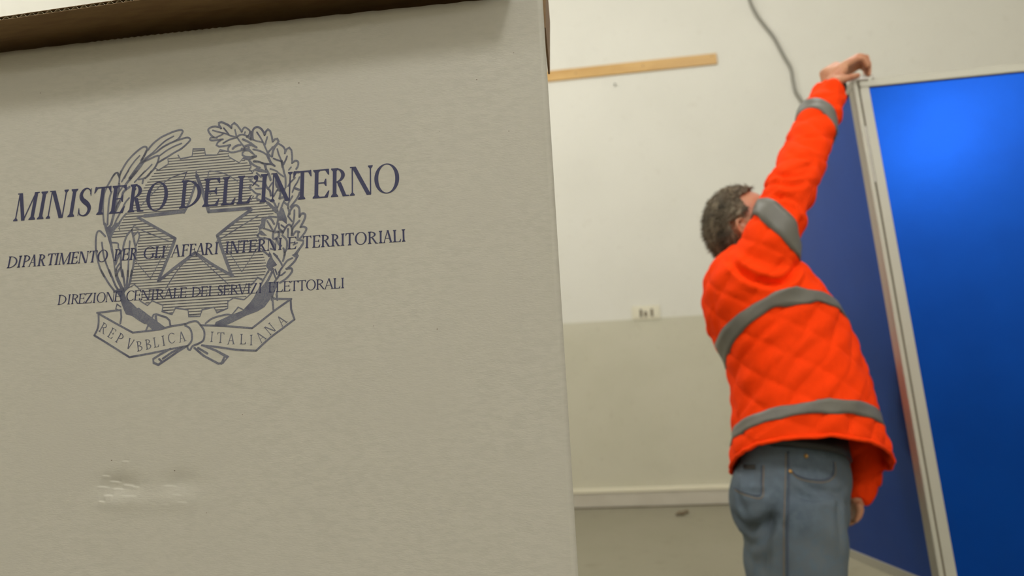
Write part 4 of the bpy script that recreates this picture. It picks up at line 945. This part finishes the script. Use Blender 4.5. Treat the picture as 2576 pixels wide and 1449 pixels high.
crease(mj, tj, [([(1850, 1300), (1880, 1330), (1915, 1322), (1945, 1295)], .014, .016), ([(1860, 1335), (1895, 1365), (1925, 1350), (1950, 1310)], .012, .010), ([(1985, 1205), (2010, 1240), (2050, 1262)], .008, .006), ([(1990, 1190), (2030, 1225), (2100, 1240)], .008, .006),
                ([(2000, 1290), (1975, 1330), (1955, 1400)], .010, .005), ([(2120, 1230), (2110, 1290), (2118, 1370)], .012, .006), ([(1965, 1260), (1940, 1310), (1925, 1390), (1915, 1449)], .012, .008), ([(1870, 1236), (1905, 1240), (1940, 1232)], .007, .004), ([(1850, 1215), (1862, 1260), (1880, 1300)], .010, .004)])
jeans = link_mesh('jeans', mj, m_denim, man, True); jeans['label'] = 'faded blue denim jeans'
tj = bvh(mj)
def surf_line(tree, pts, n=6):
    out = []
    for x, y in curve([(float(a), float(c)) for a, c in pts], n) if len(pts) > 2 else [(pts[0][0] + (pts[1][0] - pts[0][0]) * k / n, pts[0][1] + (pts[1][1] - pts[0][1]) * k / n) for k in range(n + 1)]:
        h, nn = hit(tree, x, y)
        if h is not None: out.append(h - ray(x, y).normalized() * .0008)
    return out
def seam(name, pts, r, m_, parent=None, tree=None):
    q = surf_line(tree or tj, pts)
    if len(q) > 1:
        b = MB(); b.tube(q, r, 6); return b.build(name, m_, parent or jeans, True)
seam('side_seam', [(1984, 1135), (1984, 1200), (1983, 1260), (1981, 1330), (1981, 1400), (1982, 1460), (1984, 1560)], .0026, m_seam)
seam('stitching', [(1977, 1140), (1976, 1200), (1974, 1260), (1972, 1330), (1972, 1400), (1972, 1460)], .0009, m_thread)
seam('pocket_edge', [(1990, 1180), (2005, 1196), (2040, 1206), (2075, 1207), (2096, 1190), (2096, 1160)], .0022, m_seam)
seam('stitching', [(1992, 1188), (2007, 1203), (2042, 1212), (2080, 1212), (2101, 1194), (2101, 1162)], .0009, m_thread)
seam('pocket_edge', [(1916, 1170), (1915, 1210), (1912, 1245), (1875, 1240), (1846, 1226)], .0018, m_seam)
seam('stitching', [(1921, 1170), (1920, 1212), (1916, 1252), (1876, 1246), (1848, 1232)], .0009, m_thread)
for px, py in ((1987, 1186), (2027, 1147)):
    h, nn = hit(tj, px, py)
    if h is not None:
        b = MB(); b.ball(h + nn * .001, .005, (1, 1, 1), 12); b.build('rivet', m_brass, jeans, True)
# leather patch on the waistband
G = [[hit(tj, x, y) for x in np.linspace(1868, 1899, 6)] for y in (1168, 1174, 1180)]
b = MB()
for row_ in G:
    for h, nn in row_: b.v.append((h or Vector()) - AXh * .004)
for j in range(2):
    for k in range(5): b.f.append((j * 6 + k, j * 6 + k + 1, (j + 1) * 6 + k + 1, (j + 1) * 6 + k))
b.build('waist_patch', m_black, jeans)
# dark belt and shirt at the waist, in the shade of the jacket
bl = interp_rings([ring((1866, 1142), (2030, 1128), (2137, 1168), .162, n=40), ring((1868, 1102), (1990, 1100), (2133, 1088), .158, n=40)], 2)
b = MB(); b.loft([shrink(bl[0], .015)] + bl + [shrink(bl[-1], .015)], False); b.build('belt', m_black, jeans, True)
m_shirt = mat('dark_sweater', (.02, .022, .028), .9)
sh = interp_rings([ring((1862, 1104), (2010, 1100), (2150, 1090), .150, n=40), ring((1868, 1040), (2010, 1030), (2150, 1030), .155, n=40), ring((1858, 960), (2000, 950), (2130, 950), .15, n=40)], 2)
b = MB(); b.loft(sh); b.build('sweater', m_shirt, man, True)

# ---- body: one continuous skin mesh --------------------------------
bd_ = MB()
# head, built by a deformed sphere: hx forward (to the right of the picture), hz up, hy sideways
HC = Pt(1872, 576, 0)
tilt = radians(24)
hx = (SIDE * cos(tilt) + Vector((0, 0, 1)) * sin(tilt)); hz = (Vector((0, 0, 1)) * cos(tilt) - SIDE * sin(tilt)); hy = -AXh   # hy towards camera = his right
yaw = radians(-9); hx2 = hx * cos(yaw) - hy * sin(yaw); hy = hy * cos(yaw) + hx * sin(yaw); hx = hx2       # face turned slightly away
def head_pt(x, y, z): return HC + hx * x + hy * y + hz * z
nr, ns = 40, 48
hv = []
def gb(x, y, cx_, cy_, sx, sy): return math.exp(-((x - cx_) / sx) ** 2 - ((y - cy_) / sy) ** 2)
rings_h = []
for i in range(1, nr):
    ph = pi * i / nr; rr = []
    for k in range(ns):
        th_ = 2 * pi * k / ns; sx, sy, sz = sin(ph) * cos(th_), sin(ph) * sin(th_), cos(ph)
        x = sx * .098; y = sy * .076; z_ = sz * .112
        if z_ < 0:                                   # jaw narrows
            k_ = min(1, -z_ / .112); y *= 1 - .28 * k_ * (1 if sx > 0 else .5); x *= 1 - .05 * k_ if sx > 0 else 1 - .32 * k_
            if sx > 0: x += .012 * k_ * (1 - abs(sy))
        if sx > 0.2:
            f_ = min(1, (sx - .2) / .5)
            x += f_ * (.026 * gb(y, z_, 0, -.012, .011, .020) * (1 - (z_ + .032) * 6 if z_ > -.032 else 1) + .006 * gb(y, z_, 0, .022, .04, .012)      # nose, brow
                       - .010 * gb(abs(y), z_, .030, .004, .014, .012) + .008 * gb(y, z_, 0, -.052, .022, .006) + .007 * gb(y, z_, 0, -.063, .020, .006)   # sockets, lips
                       - .004 * gb(y, z_, 0, -.0575, .022, .0025) + .010 * gb(y, z_, 0, -.090, .022, .014) + .005 * gb(abs(y), z_, .042, -.022, .016, .016))
            x = min(x, .128)
        rr.append(head_pt(x, y, z_))
    rings_h.append(rr)
bd_.loft(rings_h)
# nose
bd_.tube([head_pt(.098, 0, .012), head_pt(.108, 0, -.008), head_pt(.117, 0, -.026), head_pt(.108, 0, -.034)], [.007, .009, .011, .009], 10)
bd_.ball(head_pt(.105, .011, -.031), .008); bd_.ball(head_pt(.105, -.011, -.031), .008)
# ears
for s in (1, -1):
    e0 = [(-.010, .078, .014), (-.018, .088, .030), (-.030, .094, .028), (-.037, .095, .008), (-.031, .091, -.012), (-.018, .084, -.028), (-.010, .076, -.024)]
    bd_.tube([head_pt(x, y * s, z_ - .004) for x, y, z_ in e0], [.006, .0055, .0055, .0055, .006, .007, .006], 8)
    bd_.ball(head_pt(-.020, .080 * s, .0), .019, (.8, .5, 1))
# neck, trunk under the clothes
nk = [head_pt(-.022, 0, -.04), Pt(1866, 625, 0), Pt(1880, 665, 0), Pt(1915, 740, 0), Pt(1965, 840, 0), Pt(2000, 950, 0), Pt(2000, 1060, 0), Pt(1995, 1180, 0), Pt(1990, 1280, 0)]
nrad = [.062, .060, .072, .125, .12, .11, .10, .095, .09]
c = curve([tuple(p) + (r,) for p, r in zip(nk, nrad)], 4); bd_.tube([Vector(q[:3]) for q in c], [q[3] for q in c], 24)
# right arm (raised) and hand on the post
HO = .105
WR = Pt(2096, 226, -.055 + HO)
ra = [Pt(1905, 690, -.05), Pt(1925, 645, -.11), Pt(1950, 580, -.135), Pt(1985, 480, -.11), Pt(2030, 370, -.05), Pt(2068, 285, .008), WR]
c = curve([tuple(p) + (r,) for p, r in zip(ra, [.06, .062, .052, .045, .044, .036, .0285])], 4); bd_.tube([Vector(q[:3]) for q in c], [q[3] for q in c], 18)
# knuckles from little to index, fingers bending over the top of the post
kn = [((2141, 176), -.012, 1.0), ((2138, 166), -.034, 1.05), ((2134, 160), -.056, 1.08), ((2128, 162), -.078, 1.0)]
wr_l = [-.036, -.045, -.056, -.068]
tips = [((2164, 164), (2180, 176), (2178, 196)), ((2166, 150), (2184, 160), (2184, 188)), ((2160, 143), (2178, 145), (2184, 165)), ((2152, 150), (2172, 150), (2180, 166))]
for (kp, ko, sc_), wo, (t1, t2, t3) in zip(kn, wr_l, tips):
    w0 = WR + AXh * ((wo + .055)); mid = Pt((2096 + kp[0]) / 2 - 8, (226 + kp[1]) / 2 - 16, (wo + ko) / 2 + HO)
    bd_.tube([w0, mid, Pt(*kp, ko + HO)], [.018, .0165, .0125], 12)
    ko += HO; f = [Pt(*kp, ko), Pt(*t1, ko + .002), Pt(*t2, ko + .004), Pt(*t3, ko + .005)]
    bd_.tube(f, [.0135 * sc_, .0115 * sc_, .0102 * sc_, .0085 * sc_], 10); bd_.ball(f[-1], .0085 * sc_, seg=10)
bd_.tube([WR + Vector((0, 0, .01)), Pt(2082, 185, -.055 + HO), Pt(2108, 168, -.05 + HO)], [.028, .025, .019], 12)
th3 = [Pt(2088, 208, -.088 + HO), Pt(2112, 202, -.104 + HO), Pt(2136, 196, -.104 + HO), Pt(2158, 190, -.088 + HO)]
bd_.tube(th3, [.0165, .0135, .0105, .0085], 10); bd_.ball(th3[-1], .0085, seg=10)
bd_.tube([th3[0], Pt(2112, 186, -.085 + HO), Pt(2126, 172, -.08 + HO)], [.016, .015, .012], 12); bd_.tube([Pt(2104, 200, -.05 + HO), Pt(2124, 186, -.03 + HO)], [.02, .014], 12)
# left arm and hanging hand
LW = Pt(2149, 1264, .10)
la = [Pt(1940, 700, .09), Pt(2040, 800, .12), Pt(2120, 930, .135), Pt(2158, 1060, .13), Pt(2170, 1150, .12), Pt(2163, 1215, .11), LW]
c = curve([tuple(p) + (r,) for p, r in zip(la, [.06, .05, .045, .042, .036, .030, .026])], 4); bd_.tube([Vector(q[:3]) for q in c], [q[3] for q in c], 16)
for j, (dx, ln, of) in enumerate([(8, 1.0, .075), (4, 1.1, .092), (-1, 1.05, .11), (-6, .88, .126)]):
    k0 = Pt(2150 + dx, 1288, of); bd_.tube([Pt(2149 + dx * .4, 1262, .10 + (of - .10) * .5), k0], [.016, .0125], 10)
    f = [k0, Pt(2146 + dx, 1288 + 14 * ln, of), Pt(2138 + dx, 1288 + 24 * ln, of + .002), Pt(2129 + dx, 1288 + 28 * ln, of + .003)]
    bd_.tube(f, [.0112, .0095, .0085, .007], 10); bd_.ball(f[-1], .007, seg=10)
lt = [Pt(2156, 1266, .07), Pt(2163, 1282, .062), Pt(2160, 1298, .06), Pt(2153, 1308, .062)]
bd_.tube(lt, [.014, .012, .010, .0085], 10); bd_.ball(lt[-1], .0085, seg=10)
# legs and feet
for lg in (legN, legF):
    c = curve([tuple(p) + (r,) for p, r in zip(lg, [.08, .08, .078, .075, .06, .052, .05, .045])], 3); bd_.tube([Vector(q[:3]) for q in c], [q[3] for q in c], 16)
    a = lg[-1]; bd_.tube([a + Vector((0, 0, .02)) - SIDE * .01, a + Vector((0, 0, .005)) + SIDE * .05, Vector((a.x, a.y, .04)) + SIDE * .14], [.042, .038, .026], 14)
mbdy = remesh(bd_, .0045, 3)
body = link_mesh('body', mbdy, m_skin, man, True)
bt_ = bvh(mbdy)
for s in (1, -1):
    b = MB(); b.ball(head_pt(.085, .031 * s, .003), .0125, seg=16); ey = b.build('eye', m_eye, body, True)
    b = MB(); b.ball(head_pt(.0945, .031 * s, .004), .0050, (1, 1, 1), 12); b.build('iris', m_black, ey, True)
# wrist watch strap
wd = (WR - ra[-2]).normalized()
wr = limb_ring([ra[-2], WR, WR + wd * .02], 1.02, .034, 36); wr2 = [p + wd * .016 for p in wr]
b = MB(); b.loft([[p * 1 for p in wr], wr2, shrink(wr2, .004), shrink(wr, .004), [p * 1 for p in wr]], False); b.build('watch', m_black, man, True)
# ---- hair
hr = MB(); hn = 30; rr_ = []
for i in range(1, 25):
    ph = pi * i / 36; r = []
    for k in range(48):
        th_ = 2 * pi * k / 48; sx, sy, sz = sin(ph) * cos(th_), sin(ph) * sin(th_), cos(ph)
        r.append((sx, sy, sz))
    rr_.append(r)
# shell over crown, sides and nape; hairline recedes at the temples
def hair_ok(sx, sy, sz):
    if sx > .62 + .25 * (sz - .6): return False
    if sx > .16 and sz < .70: return False
    if sx > .02 and sz < .12 and sx > .02: return False
    if sz < -.62: return False
    if abs(sy) > .60 and -.46 < sx < .16 and -.32 < sz < .27: return False       # ear
    return True
b2 = bmesh.new(); bmesh.ops.create_icosphere(b2, subdivisions=5, radius=1)
dele = [v for v in b2.verts if not hair_ok(v.co.x, v.co.y, v.co.z)]
bmesh.ops.delete(b2, geom=dele, context='VERTS')
for v in b2.verts:
    x, y, z_ = v.co; n1 = .0022 * sin(x * 31 + y * 17) * sin(z_ * 27 + y * 9) + .0012 * sin(x * 67 - z_ * 71)
    k_ = max(0, -z_); t = 1.075 + n1 / .09
    xx = x * .098 * t; yy = y * .078 * t; zz = z_ * .114 * t
    if z_ < 0: xx = xx * (1 - .10 * k_); yy *= 1 - .18 * k_
    v.co = head_pt(xx, yy, zz)
bmesh.ops.solidify(b2, geom=b2.faces[:], thickness=.010)
me = bpy.data.meshes.new('hair'); b2.to_mesh(me); b2.free()
hair = link_mesh('hair', me, m_hair, man, True); hair['label'] = 'short greying brown hair'
tf = MB()
ht = BVHTree.FromPolygons([v.co.copy() for v in me.vertices], [tuple(p.vertices) for p in me.polygons])
vsn = [(v.co.copy(), v.normal.copy()) for v in me.vertices]
for _ in range(5200):
    p, n_ = random.choice(vsn)
    if (p - HC).dot(n_) < 0: n_ = -n_
    d = (n_ * .55 - hx * .55 - hz * .35 + Vector((random.gauss(0, .28), random.gauss(0, .28), random.gauss(0, .28)))).normalized()
    if n_.dot(d) < .15: d = (d + n_ * .5).normalized()
    l = random.uniform(.008, .017); t1 = d.orthogonal().normalized(); t2 = d.cross(t1); q = p + Vector((random.gauss(0, .0015), random.gauss(0, .0015), random.gauss(0, .0015)))
    w = .0011; tf.add([q + t1 * w, q - t1 * w * .5 + t2 * w, q - t1 * w * .5 - t2 * w, q + d * l], [(0, 1, 3), (1, 2, 3), (2, 0, 3)])
tuft = tf.build('hair_strand', m_hair, hair); tuft['kind'] = 'stuff'
# ---- shoes
for lg in (legN, legF):
    a = lg[-1]; base = Vector((a.x, a.y, 0))
    sec = [(-.085, .030, .075), (-.06, .040, .085), (0, .042, .095), (.06, .043, .070), (.12, .047, .050), (.165, .040, .040), (.19, .022, .028)]
    rg = []
    for x, w, hh_ in sec:
        c0 = base + SIDE * (x + .02)
        rg.append([c0 + AXh * (w * cos(2 * pi * k / 20)) + Vector((0, 0, max(.012, hh_ / 2 + hh_ / 2 * sin(2 * pi * k / 20)))) for k in range(20)])
    b = MB(); b.loft(interp_rings(rg, 3)); so_ = b.build('shoe', m_black, man, True)
    b = MB(); pts_ = [base + SIDE * (x + .02) + AXh * (w + .004) for x, w, _ in sec] + [base + SIDE * (x + .02) - AXh * (w + .004) for x, w, _ in reversed(sec)]
    n_ = len(pts_); b.add([p + Vector((0, 0, z_)) for z_ in (0, .014) for p in pts_], [tuple(range(n_)), tuple(range(2 * n_ - 1, n_ - 1, -1))] + [(i, (i + 1) % n_, (i + 1) % n_ + n_, i + n_) for i in range(n_)])
    b.build('sole', m_dark, so_)
